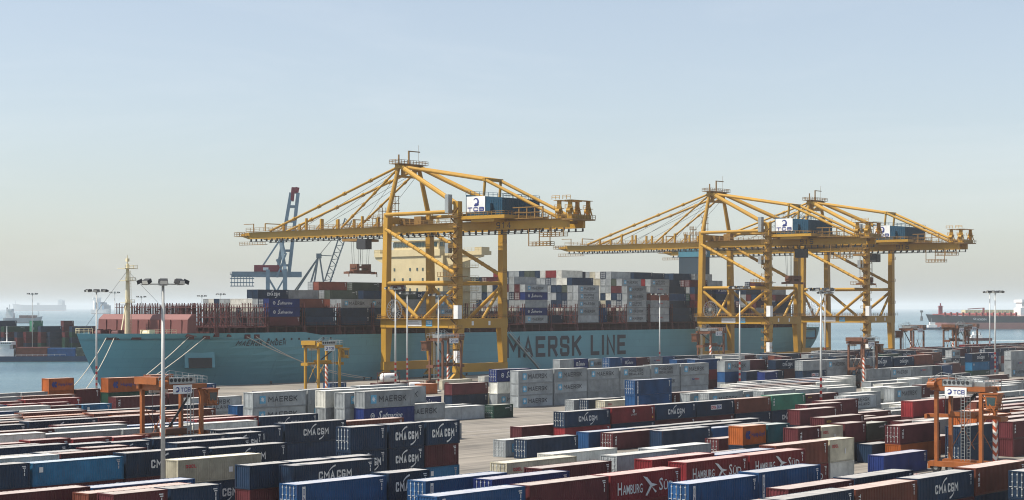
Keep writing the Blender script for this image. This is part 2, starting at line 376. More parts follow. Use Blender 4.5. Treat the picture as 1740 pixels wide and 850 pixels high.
def put_block(mb, s, x0, x1, z0, z1, m=0, th=.2, fn=None, nd=(0, -1, 0), gap=.24, vertical=False, slant=0.0, wide=1.0):      # squared block capitals, one flat ribbon for each stroke
    fn = fn or (lambda x, z: (x, 0.0, z))
    ws = [.55 if c == ' ' else (.3 if c == 'I' else 1.4 if c == 'M' else 1.0) for c in s]
    tot = sum(ws) + gap * (len(s) - 1)
    if vertical: X0, X1, Z0, Z1 = 0.0, z1 - z0, 0.0, x1 - x0
    else: X0, X1, Z0, Z1 = x0, x1, z0, z1
    H_ = Z1 - Z0; sc = (X1 - X0) / tot; t = th * H_; x = X0; e = 0
    for c, w in zip(s, ws):
        for st in GLYPH.get(c, []):
            pts = [Vector((x + t / 2 + p[0] * (w * sc - t), Z0 + t / 2 + p[1] * (H_ - t))) for p in st]
            if slant: pts = [Vector((p.x + (p.y - Z0) * slant, p.y)) for p in pts]
            L = []; n = len(pts)
            for i, p in enumerate(pts):
                d0 = (p - pts[i - 1]).normalized() if i else (pts[1] - p).normalized()
                d1 = (pts[i + 1] - p).normalized() if i < n - 1 else d0
                tn = (d0 + d1); tn = tn.normalized() if tn.length > 1e-4 else d0
                nn = Vector((-tn.y, tn.x)); k = min(1.8, 1 / max(.35, nn.dot(Vector((-d0.y, d0.x)))))
                q = p.copy()
                if i == 0: q = p - d1 * t * .5
                if i == n - 1: q = p + d0 * t * .5
                L.append((q + nn * t / 2 * k, q - nn * t / 2 * k))
            for (a, b), (a2, b2) in zip(L[:-1], L[1:]):
                quad = []
                for v in (a, b, b2, a2):
                    g_ = fn(x0 + v.y, z1 - v.x) if vertical else fn(v.x, v.y)
                    quad.append(tuple(g_[j] + nd[j] * .002 * (e % 5) for j in range(3)))
                mb.face(quad, m)
            e += 1
        x += (w + gap) * sc

def hull_plating(m):                  # weld seams of the shell plating and fender scuffs
    nt = m.node_tree; N = nt.nodes; L = nt.links; b = N['Principled BSDF']; src = b.inputs['Base Color'].links[0].from_socket
    tc = N.new('ShaderNodeTexCoord'); sw = N.new('ShaderNodeSeparateXYZ'); cb = N.new('ShaderNodeCombineXYZ'); L.new(tc.outputs['Object'], sw.inputs[0]); L.new(sw.outputs['X'], cb.inputs['X']); L.new(sw.outputs['Z'], cb.inputs['Y'])
    br = N.new('ShaderNodeTexBrick'); br.inputs['Scale'].default_value = 1.0; br.inputs['Brick Width'].default_value = 11.0; br.inputs['Row Height'].default_value = 2.6; br.inputs['Mortar Size'].default_value = 0.035
    br.inputs['Color1'].default_value = (1, 1, 1, 1); br.inputs['Color2'].default_value = (.93, .94, .95, 1); br.inputs['Mortar'].default_value = (.78, .78, .78, 1); L.new(cb.outputs[0], br.inputs['Vector'])
    mx = N.new('ShaderNodeMix'); mx.data_type = 'RGBA'; mx.blend_type = 'MULTIPLY'; mx.inputs['Factor'].default_value = 1.0; L.new(src, mx.inputs['A']); L.new(br.outputs['Color'], mx.inputs['B'])
    mp = N.new('ShaderNodeMapping'); mp.inputs['Scale'].default_value = (.5, .12, 1); L.new(cb.outputs[0], mp.inputs['Vector'])
    no = N.new('ShaderNodeTexNoise'); no.inputs['Scale'].default_value = 1.0; no.inputs['Detail'].default_value = 8; no.inputs['Roughness'].default_value = .7; L.new(mp.outputs[0], no.inputs['Vector'])
    ra = N.new('ShaderNodeMapRange'); ra.inputs['From Min'].default_value = .62; ra.inputs['From Max'].default_value = .74; ra.inputs['To Max'].default_value = .55; L.new(no.outputs['Fac'], ra.inputs['Value'])
    m2 = N.new('ShaderNodeMix'); m2.data_type = 'RGBA'; L.new(ra.outputs[0], m2.inputs['Factor']); L.new(mx.outputs['Result'], m2.inputs['A']); m2.inputs['B'].default_value = (.03, .055, .06, 1)
    L.new(m2.outputs['Result'], b.inputs['Base Color'])
hull_plating(M['hull'])

# ------------------------------------------------------------------ sea, yard, quay
WATER = -2.5
mb = MB(); S_ = 42000.0
mb.face([(-S_, -3000, WATER), (S_, -3000, WATER), (S_, S_, WATER), (-S_, S_, WATER)])
tag(mb.build('sea', M['sea']), kind='structure')
QB = 388.0                                     # quay edge
yard = MB()
y0, y1, xa, xb = -260.0, QB, -700.0, 1500.0
yard.face([(xa, y0, 0), (xb, y0, 0), (xb, y1, 0), (xa, y1, 0)])
g = yard.build('yard_ground', M['ground']); g.rotation_euler = (0, 0, TH); tag(g, kind='structure')
mb = MB(); mb.box(xa, xb, y1 - 0.9, y1, -3.4, 0.18); mb.face([(xb, y0, 0), (xb, y0, -3.4), (xb, y1, -3.4), (xb, y1, 0)])
g = mb.build('quay_wall', M['quay wall']); g.rotation_euler = (0, 0, TH); tag(g, kind='structure')
for bb in (354.0, 384.0):
    mb = MB(); mb.box(200, 800, bb - 0.09, bb + 0.09, -0.05, 0.05)
    g = mb.build('crane_rail', M['steel']); g.rotation_euler = (0, 0, TH)
    tag(g, 'steel crane rail along the %s' % ('landward side under the yellow cranes' if bb < 360 else 'quay edge next to the blue ship'), 'rail', 'crane rails')
# painted lane lines in the open lane between the blocks
mb = MB()
for bb in (205.0, 212.0, 240.0): mb.box(150, 330, bb, bb + 0.18, 0.002, 0.006)
g = mb.build('lane_marking', M['pale print']); g.rotation_euler = (0, 0, TH); tag(g, kind='structure')

# ------------------------------------------------------------------ the big container ship (local x from bow to stern, y from near side to far side)
SA, SB = 297.8, 391.0
ship = empty('container_ship', P(SA, SB, 0), TH, 'long light blue container ship moored along the quay behind the yellow cranes', 'ship')
LEN, HB = 364.0, 24.2
ZD, ZF = 14.1, 15.0
def hull_w(x, z):                              # half breadth
    t = min(1.0, max(0.0, (z - WATER) / (ZF - WATER)))
    xs = 9.5 * (1 - t) ** 1.15
    le = 88 + (40 - 88) * t ** 1.3
    s = min(1.0, max(0.0, (x - xs) / le))
    w = HB * (1 - (1 - s) ** (2.0 + 0.4 * t))
    if x > LEN - 70:
        e = (x - (LEN - 70)) / 70
        w *= 1 - (1 - t) ** 2 * 0.55 * e ** 2 - 0.03 * e
    return w
def hull_top(x): return ZF if x < 64 else (ZF - (x - 64) / 7 * (ZF - ZD) if x < 71 else ZD)
xs_ = [0, .6, 1.5, 3, 5, 7, 9.5, 12, 15, 19, 24, 30, 37, 45, 54, 64, 71, 80, 92, 110, 150, 200, 250, 294, 310, 325, 340, 352, LEN]
zf = [-6, -2.5, -0.7, 0.8, 2.5, 4.5, 6.5, 8.5, 10.5, 12.5, 1.0]
mb = MB()
for side in (-1, 1):
    rings = []
    for x in xs_:
        r = []
        for z in zf:
            zz = hull_top(x) if z == 1.0 else z
            r.append((max(x, 9.5 * (1 - min(1, max(0, (zz - WATER) / (ZF - WATER)))) ** 1.15), HB + side * hull_w(max(x, 9.5 * (1 - min(1, max(0, (zz - WATER) / (ZF - WATER)))) ** 1.15), zz), zz))
        rings.append(r)
    rings = rings if side < 0 else [list(reversed(r)) for r in rings]
    n0 = len(mb.f); mb.loft(rings)
    nz = len(zf) - 1
    for i in range(n0, len(mb.f)):
        j = (i - n0) % nz
        jj = j if side < 0 else nz - 1 - j
        if jj < 2: mb.m[i] = 1
# transom and weather deck
mb.face([(LEN, HB - hull_w(LEN, z if z != 1.0 else ZD), z if z != 1.0 else ZD) for z in zf] + [(LEN, HB + hull_w(LEN, z if z != 1.0 else ZD), z if z != 1.0 else ZD) for z in reversed(zf)])
for i in range(len(xs_) - 1):
    x0, x1 = xs_[i], xs_[i + 1]; w0, w1 = hull_w(x0, ZD), hull_w(x1, ZD)
    zz = ZD - 0.9 if x1 <= 71 else ZD - 0.15
    mb.face([(x0, HB - w0 + .25, zz), (x1, HB - w1 + .25, zz), (x1, HB + w1 - .25, zz), (x0, HB + w0 - .25, zz)], 2)
hull = mb.build('hull', [M['hull'], M['boot'], M['deck red']], ship)
def on_hull(x, z): return (x, HB - hull_w(x, z) - 0.06, z)
mb = MB()
put_block(mb, 'MAERSK', 157.0, 198.0, 5.2, 12.4, th=.19, fn=on_hull, gap=.26); mb.build('hull_lettering', M['dark print'], ship)
mb = MB(); put_block(mb, 'LINE', 203.5, 224.5, 5.2, 12.4, th=.19, fn=on_hull, gap=.26); mb.build('hull_lettering', M['dark print'], ship)
mb = MB()
put_block(mb, 'MAERSK EMDEN', 38.5, 56.5, 11.2, 12.8, th=.17, fn=on_hull, slant=.25, gap=.35); mb.build('bow_name', M['dark print'], ship)
# anchor pocket
xa_, za_ = 26.0, 8.3
o = Vector(on_hull(xa_, za_)); q = Vector(on_hull(xa_ + 8, za_)); d = (q - o).normalized(); nrm = Vector((d.y, -d.x, 0))
def pk(u, w, z): return tuple(o + d * u + nrm * w + Vector((0, 0, z)))
mb = MB()
mb.hexa([pk(0, -1.5, -3.5), pk(8, -1.5, -3.5), pk(8, -1.5, 2.2), pk(0, -1.5, 2.2), pk(-.5, 1.6, -3.2), pk(8.3, 1.6, -3.2), pk(8.3, .9, 1.2), pk(-.5, .9, 1.2)])
ap = mb.build('anchor_pocket', M['hull'], ship)
mb = MB(); mb.hexa([pk(.6, 1.0, -3.3), pk(7.4, 1.0, -3.3), pk(7.4, 1.0, -.4), pk(.6, 1.0, -.4), pk(.6, 1.75, -3.3), pk(7.4, 1.75, -3.3), pk(7.4, 1.55, -.4), pk(.6, 1.55, -.4)])
mb.build('anchor', M['dark'], ap)
# fairleads along the bow bulwark, portholes
for x in (5.5, 10.5, 23.0, 27.5, 41.0, 44.5):
    mb = MB(); a0 = Vector(on_hull(x, 13.9)); a1 = Vector(on_hull(x + 1.9, 13.9)); a0.y -= .05; a1.y -= .05
    mb.hexa([a0 + Vector((0, .4, -.6)), a1 + Vector((0, .4, -.6)), a1 + Vector((0, .4, .6)), a0 + Vector((0, .4, .6)), a0 + Vector((0, 0, -.6)), a1 + Vector((0, 0, -.6)), a1 + Vector((0, 0, .6)), a0 + Vector((0, 0, .6))])
    mb.build('fairlead', M['deck red'], ship)
for x in (50, 53, 56, 59, 62, 66, 72, 75):
    c = Vector(on_hull(x, 13.0)); mb = MB(); mb.tube(c + Vector((0, .2, 0)), c - Vector((0, .05, 0)), .35, n=8); mb.build('porthole', M['dark'], ship)
# breakwater
mb = MB()
X0 = 22.5
mb.hexa([(X0, 3.5, 14.1), (X0 + 3, 3.0, 14.1), (X0 + 3, 45.5, 14.1), (X0, 45, 14.1), (X0 + .2, 3.5, 18.9), (X0 + 3, 3.0, 18.9), (X0 + 3, 45.5, 18.9), (X0 + .2, 45, 18.9)])
mb.hexa([(X0 + .2, 3.5, 18.9), (X0 + 3, 3.0, 18.9), (X0 + 3, 45.5, 18.9), (X0 + .2, 45, 18.9), (X0 + 1.8, 3.6, 20.4), (X0 + 3, 3.2, 20.4), (X0 + 3, 45.3, 20.4), (X0 + 1.8, 44.8, 20.4)])
for y in range(6, 45, 5): mb.box(X0 - .12, X0 + .2, y - .1, y + .1, 14.1, 18.8)
mb.build('breakwater', M['bw red'], ship)
# foremast
mb = MB(); c = Vector((17.5, HB, 0))
mb.tube(c + Vector((0, 0, 14)), c + Vector((0, 0, 35)), 0.85, 0.42, 10)
mb.beam(c + Vector((-4, -2, 14)), c + Vector((0, 0, 26)), .3); mb.beam(c + Vector((3.5, 3, 14)), c + Vector((0, 0, 24)), .25)
for z, w in ((23.6, 1.6), (30.0, 1.8), (33.5, 2.2)):
    mb.box(c.x - w, c.x + w, c.y - w * .8, c.y + w * .8, z, z + .18)
    mb.rail([(c.x - w, c.y - w * .8, z), (c.x + w, c.y - w * .8, z), (c.x + w, c.y + w * .8, z)], 1.0, .09, 1.2)
mb.tube(c + Vector((0, 0, 35)), c + Vector((0, 0, 37.4)), .12); mb.box(c.x - .4, c.x + .4, c.y - .4, c.y + .4, 35.6, 36.5)
mb.ladder(c + Vector((.9, -.5, 14)), c + Vector((.6, -.4, 33)), .5, .08, .8)
ms = mb.build('foremast', M['mast'], ship)
mb = MB(); mb.tube(c + Vector((0, 0, 33)), (1.5, HB, 15.2), .05, n=4); mb.tube(c + Vector((0, 0, 33)), (33, HB + 3, 22), .05, n=4); mb.build('stay_wire', M['wire'], ms)
# forecastle gear: winches and rails
for x, y in ((9, 18), (12, 31), (16, 13), (18, 36), (9, 26)):
    mb = MB(); mb.tube((x, y - 1.6, 15.0), (x, y + 1.6, 15.0), .85, n=10); mb.box(x - 1, x + 1, y - 2.1, y - 1.7, 13.2, 16.0); mb.box(x - 1, x + 1, y + 1.7, y + 2.1, 13.2, 16.0)
    mb.box(x - 1.3, x + 1.3, y - 2.4, y + 2.4, 13.2, 13.7); mb.build('winch', M['mast'] if x == 16 else M['deck red'], ship)
mb = MB(); mb.rail([(2.5, HB - 4, ZF), (1, HB, ZF), (2.5, HB + 4, ZF)], 1.4, .09, 1.2); mb.rail([(12, 8, ZF - .1), (19, 4, ZF - .1)], 1.2, .09, 1.2); mb.build('bow_rail', M['mast'], ship)
# hatch coaming
mb = MB(); mb.box(31, 142, 4.5, 43.9, 13.9, 16.9); mb.box(158, 345, 4.5, 43.9, 13.9, 16.9)
for x in range(34, 142, 4): mb.box(x, x + .3, 1.2, 4.5, 13.9, 16.5)
for x in range(160, 345, 4): mb.box(x, x + .3, 1.2, 4.5, 13.9, 16.5)
mb.build('hatch_coaming', M['deck red'], ship)
mb = MB(); mb.rail([(72, .25, ZD), (LEN - .3, .5, ZD)], 1.1, .07, 3.0); mb.rail([(34, 1.0, ZD + 2.7), (142, 1.0, ZD + 2.7)], 1.1, .07, 3.0); mb.box(34, 142, .6, 4.5, 16.5, 16.62); mb.box(160, 345, .6, 4.5, 16.5, 16.62); mb.build('deck_rail', M['deck red'], ship)
# lashing bridges between the bays
PITCH = 14.65
BAY0 = 168.7                                   # bay aft of the deckhouse
bays = [BAY0 + PITCH * i for i in range(-9, -2)] + [BAY0 + PITCH * i for i in range(0, 12)]
bays = [x for x in bays]
lb = MB()
for y in np.arange(1.0, 48.0, 2.53):
    for xx in (0.0, 0.9): lb.box(xx, xx + .22, y, y + .24, 14.0, 23.0 + (0.7 if int(y * 3) % 2 else 0.0))
for z in (16.6, 19.4, 22.2):
    lb.box(-.1, 1.25, .8, 47.4, z, z + .18)
    lb.box(-.1, .0, .8, 47.4, z + .95, z + 1.03)
for y in np.arange(1.0, 46, 5.06): lb.beam((0, y, 16.8), (0, y + 2.5, 19.3), .16); lb.beam((0, y + 2.5, 19.6), (0, y, 22.1), .16)
lb.box(.2, .9, .6, 1.3, 14, 17); lb.box(-.15, 1.3, .55, 1.6, 13.9, 15.2)
lbm = lb.mesh('lashing_bridge', [M['deck red']])
for x in bays + [BAY0 - 2 * PITCH, BAY0 + 12 * PITCH]:
    o = link('lashing_bridge', lbm, ship); o.location = (x - 1.85, 0, 0)
o = link('lashing_bridge', lbm, ship); o.location = (30.5, 0, 0)
# deckhouse
DX0, DX1, DY0, DY1 = 142.2, 156.2, 15.7, 42.0
mb = MB()
mb.box(DX0, DX1, DY0, DY1, 13.9, 40.0)
mb.box(DX0 - .4, DX1 - 2, DY0 + 1, DY1 - 1, 40.0, 42.3)
mb.box(DX0 + .6, DX1 - 3, DY0 + 2.5, DY1 - 2.5, 42.3, 45.2)
mb.box(DX0 + .1, DX1 - 2.5, DY0 + 2, DY1 - 2, 45.2, 45.6)
dh = mb.build('deckhouse', M['house'], ship)
for s, yy in ((-1, DY0), (1, DY1)):            # bridge wings with their brackets
    mb = MB(); e = -1.0 if s < 0 else 49.4
    mb.box(DX0 + 1, DX0 + 6, min(yy, e), max(yy, e), 40.0, 41.3)
    mb.hexa([(DX0 + 1.4, yy, 36.2), (DX0 + 2.4, yy, 36.2), (DX0 + 2.4, yy, 40), (DX0 + 1.4, yy, 40), (DX0 + 1.4, e, 39.4), (DX0 + 2.4, e, 39.4), (DX0 + 2.4, e, 40), (DX0 + 1.4, e, 40)])
    mb.box(DX0 + 1, DX0 + 5, min(e, e - s * 3.0), max(e, e - s * 3.0), 41.3, 42.6)
    mb.rail([(DX0 + 1, yy, 41.3), (DX0 + 1, e, 41.3)], 1.1, .08, 1.5)
    mb.build('bridge_wing', M['house'], ship)
wm = MB(); wm.box(-.12, .02, -.35, .35, -.5, .5); wmm = wm.mesh('window', [M['glass']])
for z in (21.5, 25.0, 28.5, 32.0, 35.5):
    for k, y in enumerate((17.6, 21.5, 25.0, 27.6, 31.0, 34.5, 38.5)):
        if (k + int(z)) % 5 == 0: continue
        o = link('window', wmm, dh); o.location = (DX0, y, z)
for i in range(14):
    mb = MB(); y = DY0 + 3.2 + i * 1.5
    mb.box(DX0 + .45, DX0 + .62, y, y + 1.25, 43.2, 44.7); mb.build('bridge_window', M['glass'], dh)
for i in range(5):
    mb = MB(); mb.box(DX0 + 1.4 + i * 1.9, DX0 + 2.9 + i * 1.9, DY0 + 2.35, DY0 + 2.52, 43.2, 44.7); mb.build('bridge_window', M['glass'], dh)
mb = MB(); c = Vector((DX0 + 6, HB + 2, 45.5)); mb.tube(c, c + Vector((0, 0, 9)), .5, .3); mb.box(c.x - .2, c.x + .2, c.y - 3, c.y + 3, 50.5, 50.9); mb.tube(c + Vector((0, -2.5, 6)), c + Vector((0, -2.5, 7.5)), .5)
mb.rail([(DX0 + .2, DY0 + 2, 45.6), (DX0 + .2, DY1 - 2, 45.6)], 1.1, .08, 2)
mb.build('radar_mast', M['house'], ship)
for z in (20, 24, 28, 32, 36):
    mb = MB(); mb.box(DX0 + 4, DX1 + 1.5, DY0 - 2.4, DY0, z, z + .2); mb.rail([(DX0 + 4, DY0 - 2.4, z + .2), (DX1 + 1.5, DY0 - 2.4, z + .2)], 1.1, .09, 1.6); mb.build('side_balcony', M['house'], ship)
# funnel
FX0 = 297.0
mb = MB(); mb.hexa([(FX0, 16, 13.9), (FX0 + 6, 16, 13.9), (FX0 + 6, 27, 13.9), (FX0, 27, 13.9), (FX0, 16, 43.0), (FX0 + 6, 16, 43), (FX0 + 6, 27, 43), (FX0, 27, 43)])
mb.build('funnel', M['funnel dark'], ship)
mb = MB(); mb.box(FX0 - .15, FX0 + 6.15, 15.85, 27.15, 43.0, 46.6); fb = mb.build('funnel_band', M['funnel blue'], ship)
mb = MB(); put_star(mb, FX0 + 3.0, 44.8, 1.4, d=15.8); mb.build('funnel_star', M['white print'], fb)
for k in range(4):
    mb = MB(); mb.tube((FX0 + 1.2 + k * 1.2, 20 + (k % 2) * 3, 46.6), (FX0 + 1.2 + k * 1.2, 20 + (k % 2) * 3, 49.0), .5); mb.build('exhaust_pipe', M['dark'], ship)
# mooring opening at the stern, gangway
mb = MB(); xx = 352.0
for (u0, u1, z0, z1) in ((xx, xx + 9.5, 9.0, 9.7), (xx, xx + 9.5, 12.9, 13.5), (xx, xx + .7, 9.7, 12.9), (xx + 8.8, xx + 9.5, 9.7, 12.9)):
    w = 0.0; mb.box(u0, u1, HB - hull_w(xx, 11) - .35, HB - hull_w(xx, 11) + .6, z0, z1)
mo = mb.build('mooring_opening_frame', M['dark'], ship)
mb = MB(); w = HB - hull_w(xx, 11); mb.box(xx + .7, xx + 8.8, w - .12, w - .02, 9.7, 12.9); mb.build('opening_daylight_panel', M['sky print'], mo)  # solid light blue panel, its colour standing in for daylight through the opening
mb = MB(); p0, p1 = (158.0, -.4, 13.4), (173.0, -1.6, 0.8)
mb.beam(p0, p1, 1.0, .25); mb.beam((p0[0], p0[1] - .5, p0[2] + 1.1), (p1[0], p1[1] - .5, p1[2] + 1.1), .1); mb.beam((p0[0], p0[1] + .5, p0[2] + 1.1), (p1[0], p1[1] + .5, p1[2] + 1.1), .1)
mb.build('gangway', M['steel'], ship)
# mooring lines (each its own rope)
def rope(p, q, sag, label, r=.12):
    mb = MB(); p = Vector(p); q = Vector(q); pr = None
    for i in range(13):
        t = i / 12; c = p.lerp(q, t); c.z -= sag * 4 * t * (1 - t)
        if pr is not None: mb.tube(pr, c, r, n=5, cap=False)
        pr = c
    return tag(mb.build('mooring_rope', M['rope']), label, 'rope', 'mooring ropes of the blue ship')
def sp(x, z):
    q = on_hull(x, z); return P(SA + q[0], SB + q[1], q[2])
rope(sp(5.5, 13.9), P(275, QB - 1.2, .6), 1.2, 'leftmost pale mooring rope running down from the bow tip')
rope(sp(7.0, 13.9), P(280, QB - 1.2, .6), 1.0, 'second pale mooring rope from the bow tip, beside the leftmost')
rope(sp(23.5, 13.9), P(294, QB - 1.2, .6), 0.6, 'upper of two ropes slanting left from below the foremast')
rope(sp(28.0, 13.9), P(296.5, QB - 1.2, .6), 0.6, 'lower of two ropes slanting left from below the foremast')
rope(sp(41.5, 13.9), P(386, QB - 1.2, .6), 2.0, 'upper long rope slanting right along the hull below the name')
rope(sp(45.0, 13.9), P(383, QB - 1.2, .6), 2.4, 'lower long rope slanting right along the hull below the name')
bm = MB(); bm.tube((0, 0, 0), (0, 0, .55), .28, .22, 10); bm.tube((0, 0, .55), (0, 0, .75), .42, .36, 10); bmm = bm.mesh('bollard', [M['bollard']])
for k, a in enumerate((275, 280, 294, 296.5, 320, 345, 383, 386, 430, 470, 510, 550, 590)):
    o = link('bollard', bmm); o.location = P(a, QB - 1.2, .18)
    tag(o, 'black mooring bollard, %s from the left along the quay edge' % ('first', 'second', 'third', 'fourth', 'fifth', 'sixth', 'seventh', 'eighth', 'ninth', 'tenth', 'eleventh', 'twelfth', 'thirteenth')[k], 'bollard', 'quay bollards')

# ------------------------------------------------------------------ ship-to-shore gantry cranes (local x along the quay, y towards the water)
def sts_crane(number, a0, label, trolley_y, spreader_z):
    root = empty('gantry_crane', P(a0, 354.0, 0), TH, label, 'crane', 'yellow quay cranes')
    Y, Y2 = M['yellow'], M['yellow2']
    LX, G = 20.4, 30.0
    cx = LX / 2
    g0, g1 = cx - 3.6, cx + 3.6
    ZB = 45.4
    def part(name, mb, m=Y, par=root): return mb.build(name, m, par)
    # bogies and sill beams
    for y in (0, G):
        mb = MB(); mb.box(-1.6, LX + 1.6, y - .75, y + .75, 3.0, 5.6); part('sill_beam', mb)
        for x in (0, LX):
            mb = MB()
            mb.hexa([(x - 3.4, y - .4, 1.2), (x + 3.4, y - .4, 1.2), (x + 3.4, y + .4, 1.2), (x - 3.4, y + .4, 1.2), (x - 1.0, y - .5, 3), (x + 1.0, y - .5, 3), (x + 1.0, y + .5, 3), (x - 1.0, y + .5, 3)])
            bg_ = part('bogie', mb)
            mb = MB()
            for k in range(8): mb.tube((x - 3.3 + k * .943, y - .2, .42), (x - 3.3 + k * .943, y + .2, .42), .38, n=10)
            part('wheel_set', mb, M['dark'], bg_)
    # legs: tapered below the portal beam, straight box above
    for y in (0, G):
        for k, x in enumerate((0, LX)):
            inn = 1 if k == 0 else -1
            top = 54.0 if y == 0 else 51.5
            mb = MB(); h = 1.0
            xo = x - inn * 1.1
            # lower: wider at the top
            mb.hexa([(min(xo, x + inn * .8), y - h, 5.6), (max(xo, x + inn * .8), y - h, 5.6), (max(xo, x + inn * .8), y + h, 5.6), (min(xo, x + inn * .8), y + h, 5.6),
                     (min(xo, x + inn * 1.9), y - h, 16.2), (max(xo, x + inn * 1.9), y - h, 16.2), (max(xo, x + inn * 1.9), y + h, 16.2), (min(xo, x + inn * 1.9), y + h, 16.2)])
            t = 0.8 if y else 0
            mb.hexa([(x - 1.15, y - h, 19.0), (x + 1.15, y - h, 19.0), (x + 1.15, y + h, 19.0), (x - 1.15, y + h, 19.0),
                     (x - .95 + inn * t, y - h * .9, top), (x + .95 + inn * t, y - h * .9, top), (x + .95 + inn * t, y + h * .9, top), (x - .95 + inn * t, y + h * .9, top)])
            part('leg', mb)
    # portal beams
    for x in (0, LX):
        mb = MB(); mb.box(x - 1.25, x + 1.25, 1.0, G - 1.0, 16.2, 19.0); part('portal_beam', mb)
    for y in (0, G):
        mb = MB(); mb.box(-1.3, LX + 1.3, y - 1.05, y + 1.05, 16.2, 19.0); part('portal_beam', mb)
    mb = MB()
    for pts in ([(-1.4, -2.2, 19), (-1.4, G + 2.2, 19)], [(LX + 1.4, -2.2, 19), (LX + 1.4, G + 2.2, 19)], [(-1.4, -1.2, 19), (LX + 1.4, -1.2, 19)], [(-1.4, G + 1.2, 19), (LX + 1.4, G + 1.2, 19)]):
        mb.rail(pts, 1.1, .10, 1.5)
    mb.box(-2.2, -1.3, -2, G + 2, 18.8, 18.95); part('portal_walkway', mb, Y2)
    # bracing tubes
    for x in (0, LX):
        mb = MB(); mb.tube((x, 0, 29.8), (x, G, 29.8), .62, n=10); part('tie_tube', mb)
        for p, q in (((x, G, 29.2), (x, G * .5 + 1.2, 19)), ((x, G * .5 - 1.2, 19), (x, 0, 29.2)), ((x, G, 46.5), (x, 1.0, 32.4))):
            mb = MB(); mb.tube(p, q, .58, n=10)
            if p[2] > 40:
                P0, Q0 = Vector(p), Vector(q)
                for i in range(1, 12):
                    c = P0.lerp(Q0, i / 12); dd = (Q0 - P0).normalized() * .12; mb.tube(c - dd, c + dd, .68, n=10)
            part('brace_tube', mb)
        mb = MB(); mb.tube((x, 0, 51.0), (x, G, 51.0), .6, n=10); part('tie_tube', mb)
    for y in (0, G):
        mb = MB(); mb.tube((0, y, 29.8), (LX, y, 29.8), .5, n=10); part('tie_tube', mb)
        for p, q in (((LX, y, 29.2), (cx + 1, y, 19)), ((0, y, 29.2), (cx - 1, y, 19))):
            if y == 0 and p[0] == 0: continue
            mb = MB(); mb.tube(p, q, .5, n=10); part('brace_tube', mb)
        mb = MB(); mb.box(.9, LX - .9, y - .8, y + .8, 48.2, 50.2); part('cross_girder', mb)
    # main girder (two beams), from the back reach over the quay; boom beyond the water side
    for gx in (g0, g1):
        mb = MB(); mb.box(gx - .55, gx + .55, -37.0, G + .8, ZB, ZB + 2.6); part('main_girder', mb)
        mb = MB()
        mb.hexa([(gx - .5, G + .8, ZB), (gx + .5, G + .8, ZB), (gx + .5, 101, ZB), (gx - .5, 101, ZB), (gx - .5, G + .8, ZB + 2.4), (gx + .5, G + .8, ZB + 2.4), (gx + .5, 101, ZB + 2.3), (gx - .5, 101, ZB + 2.3)])
        mb.hexa([(gx - .5, 101, ZB), (gx + .5, 101, ZB), (gx + .5, 105, ZB + 1.1), (gx - .5, 105, ZB + 1.1), (gx - .5, 101, ZB + 2.3), (gx + .5, 101, ZB + 2.3), (gx + .5, 105, ZB + 1.7), (gx - .5, 105, ZB + 1.7)])
        part('boom', mb)
    for xx in (g0 - 1.1, g1 + .5):
        mb = MB()
        for y in np.arange(-36, 100, 2.6): mb.box(xx, xx + .6, y, y + .25, ZB - .9, ZB - .02)
        mb.box(xx, xx + .4, -36, 100, ZB - 1.0, ZB - .82); part('festoon_track', mb, M['dark'])
    mb = MB()
    for y in np.arange(-35, 100, 14.3): mb.box(g0 + .55, g1 - .55, y, y + .7, ZB + 1.2, ZB + 2.0)
    for gx in (g0 - 1.6, g1 + .6):
        mb.box(gx, gx + 1.0, -37, 101, ZB + 2.5, ZB + 2.62)
    mb.rail([(g0 - 1.6, -37, ZB + 2.6), (g0 - 1.6, 101, ZB + 2.6)], 1.1, .10, 2.2)
    mb.rail([(g1 + 1.6, -37, ZB + 2.6), (g1 + 1.6, 101, ZB + 2.6)], 1.1, .10, 2.2)
    part('girder_walkway', mb, Y2)
    for y, h in ((40, 2.8), (47, 3.6), (58, 3.0), (66, 3.4), (73, 3.8), (84, 2.6), (36, 2.4)):
        for gx in (g0, g1):
            mb = MB(); mb.box(gx - .35, gx + .35, y - .3, y + .3, ZB + 2.4, ZB + 2.4 + h); mb.beam((gx, y, ZB + 2.4 + h * .6), (gx, y + 2.4, ZB + 2.5), .25); part('sheave_post', mb)
    for y in (51, 93): mb = MB(); mb.box(g0 - .1, g1 + .1, y, y + .3, ZB + 4.9, ZB + 5.2); mb.box(g0 - .15, g0 + .15, y, y + .3, ZB + 2.5, ZB + 5); part('davit', mb)
    mb = MB(); mb.box(g0 - 1.2, g1 + 1.2, 101, 104, ZB + 1.0, ZB + 1.2); mb.rail([(g0 - 1.2, 101, ZB + 1.2), (g0 - 1.2, 107.5, ZB + 1.2), (g1 + 1.2, 107.5, ZB + 1.2), (g1 + 1.2, 101, ZB + 1.2)], 1.2, .12, 1.2); mb.box(g0 - 1.2, g1 + 1.2, 104, 107.5, ZB + 1.0, ZB + 1.15)
    mb.box(g0, g0 + .25, 99, 99.25, ZB + 1.2, ZB + 5.2); mb.box(g0, g0 + .25, 99, 104, ZB + 5.0, ZB + 5.2)
    mb.rail([(g0 - 1, 92, ZB - 1.9), (g0 - 1, 105, ZB - 1.9)], 1.0, .1, 1.3); mb.box(g0 - 1.2, g0, 92, 105, ZB - 2.0, ZB - 1.85)
    part('boom_tip_platform', mb, Y2)
    # A-frame
    AZ = 66.5; ax0, ax1 = cx - 4.5, cx + 4.5
    for x, xt in ((0.8, ax0), (LX - .8, ax1)):
        mb = MB(); mb.tube((x, G, 50.5), (xt, G, AZ), .8, .65, n=10); part('a_frame_leg', mb)
        mb = MB(); mb.tube((xt, G - .4, AZ), (x + (-.5 if x < cx else .5), 1.0, 53.4), .75, n=10); part('back_leg_tube', mb)
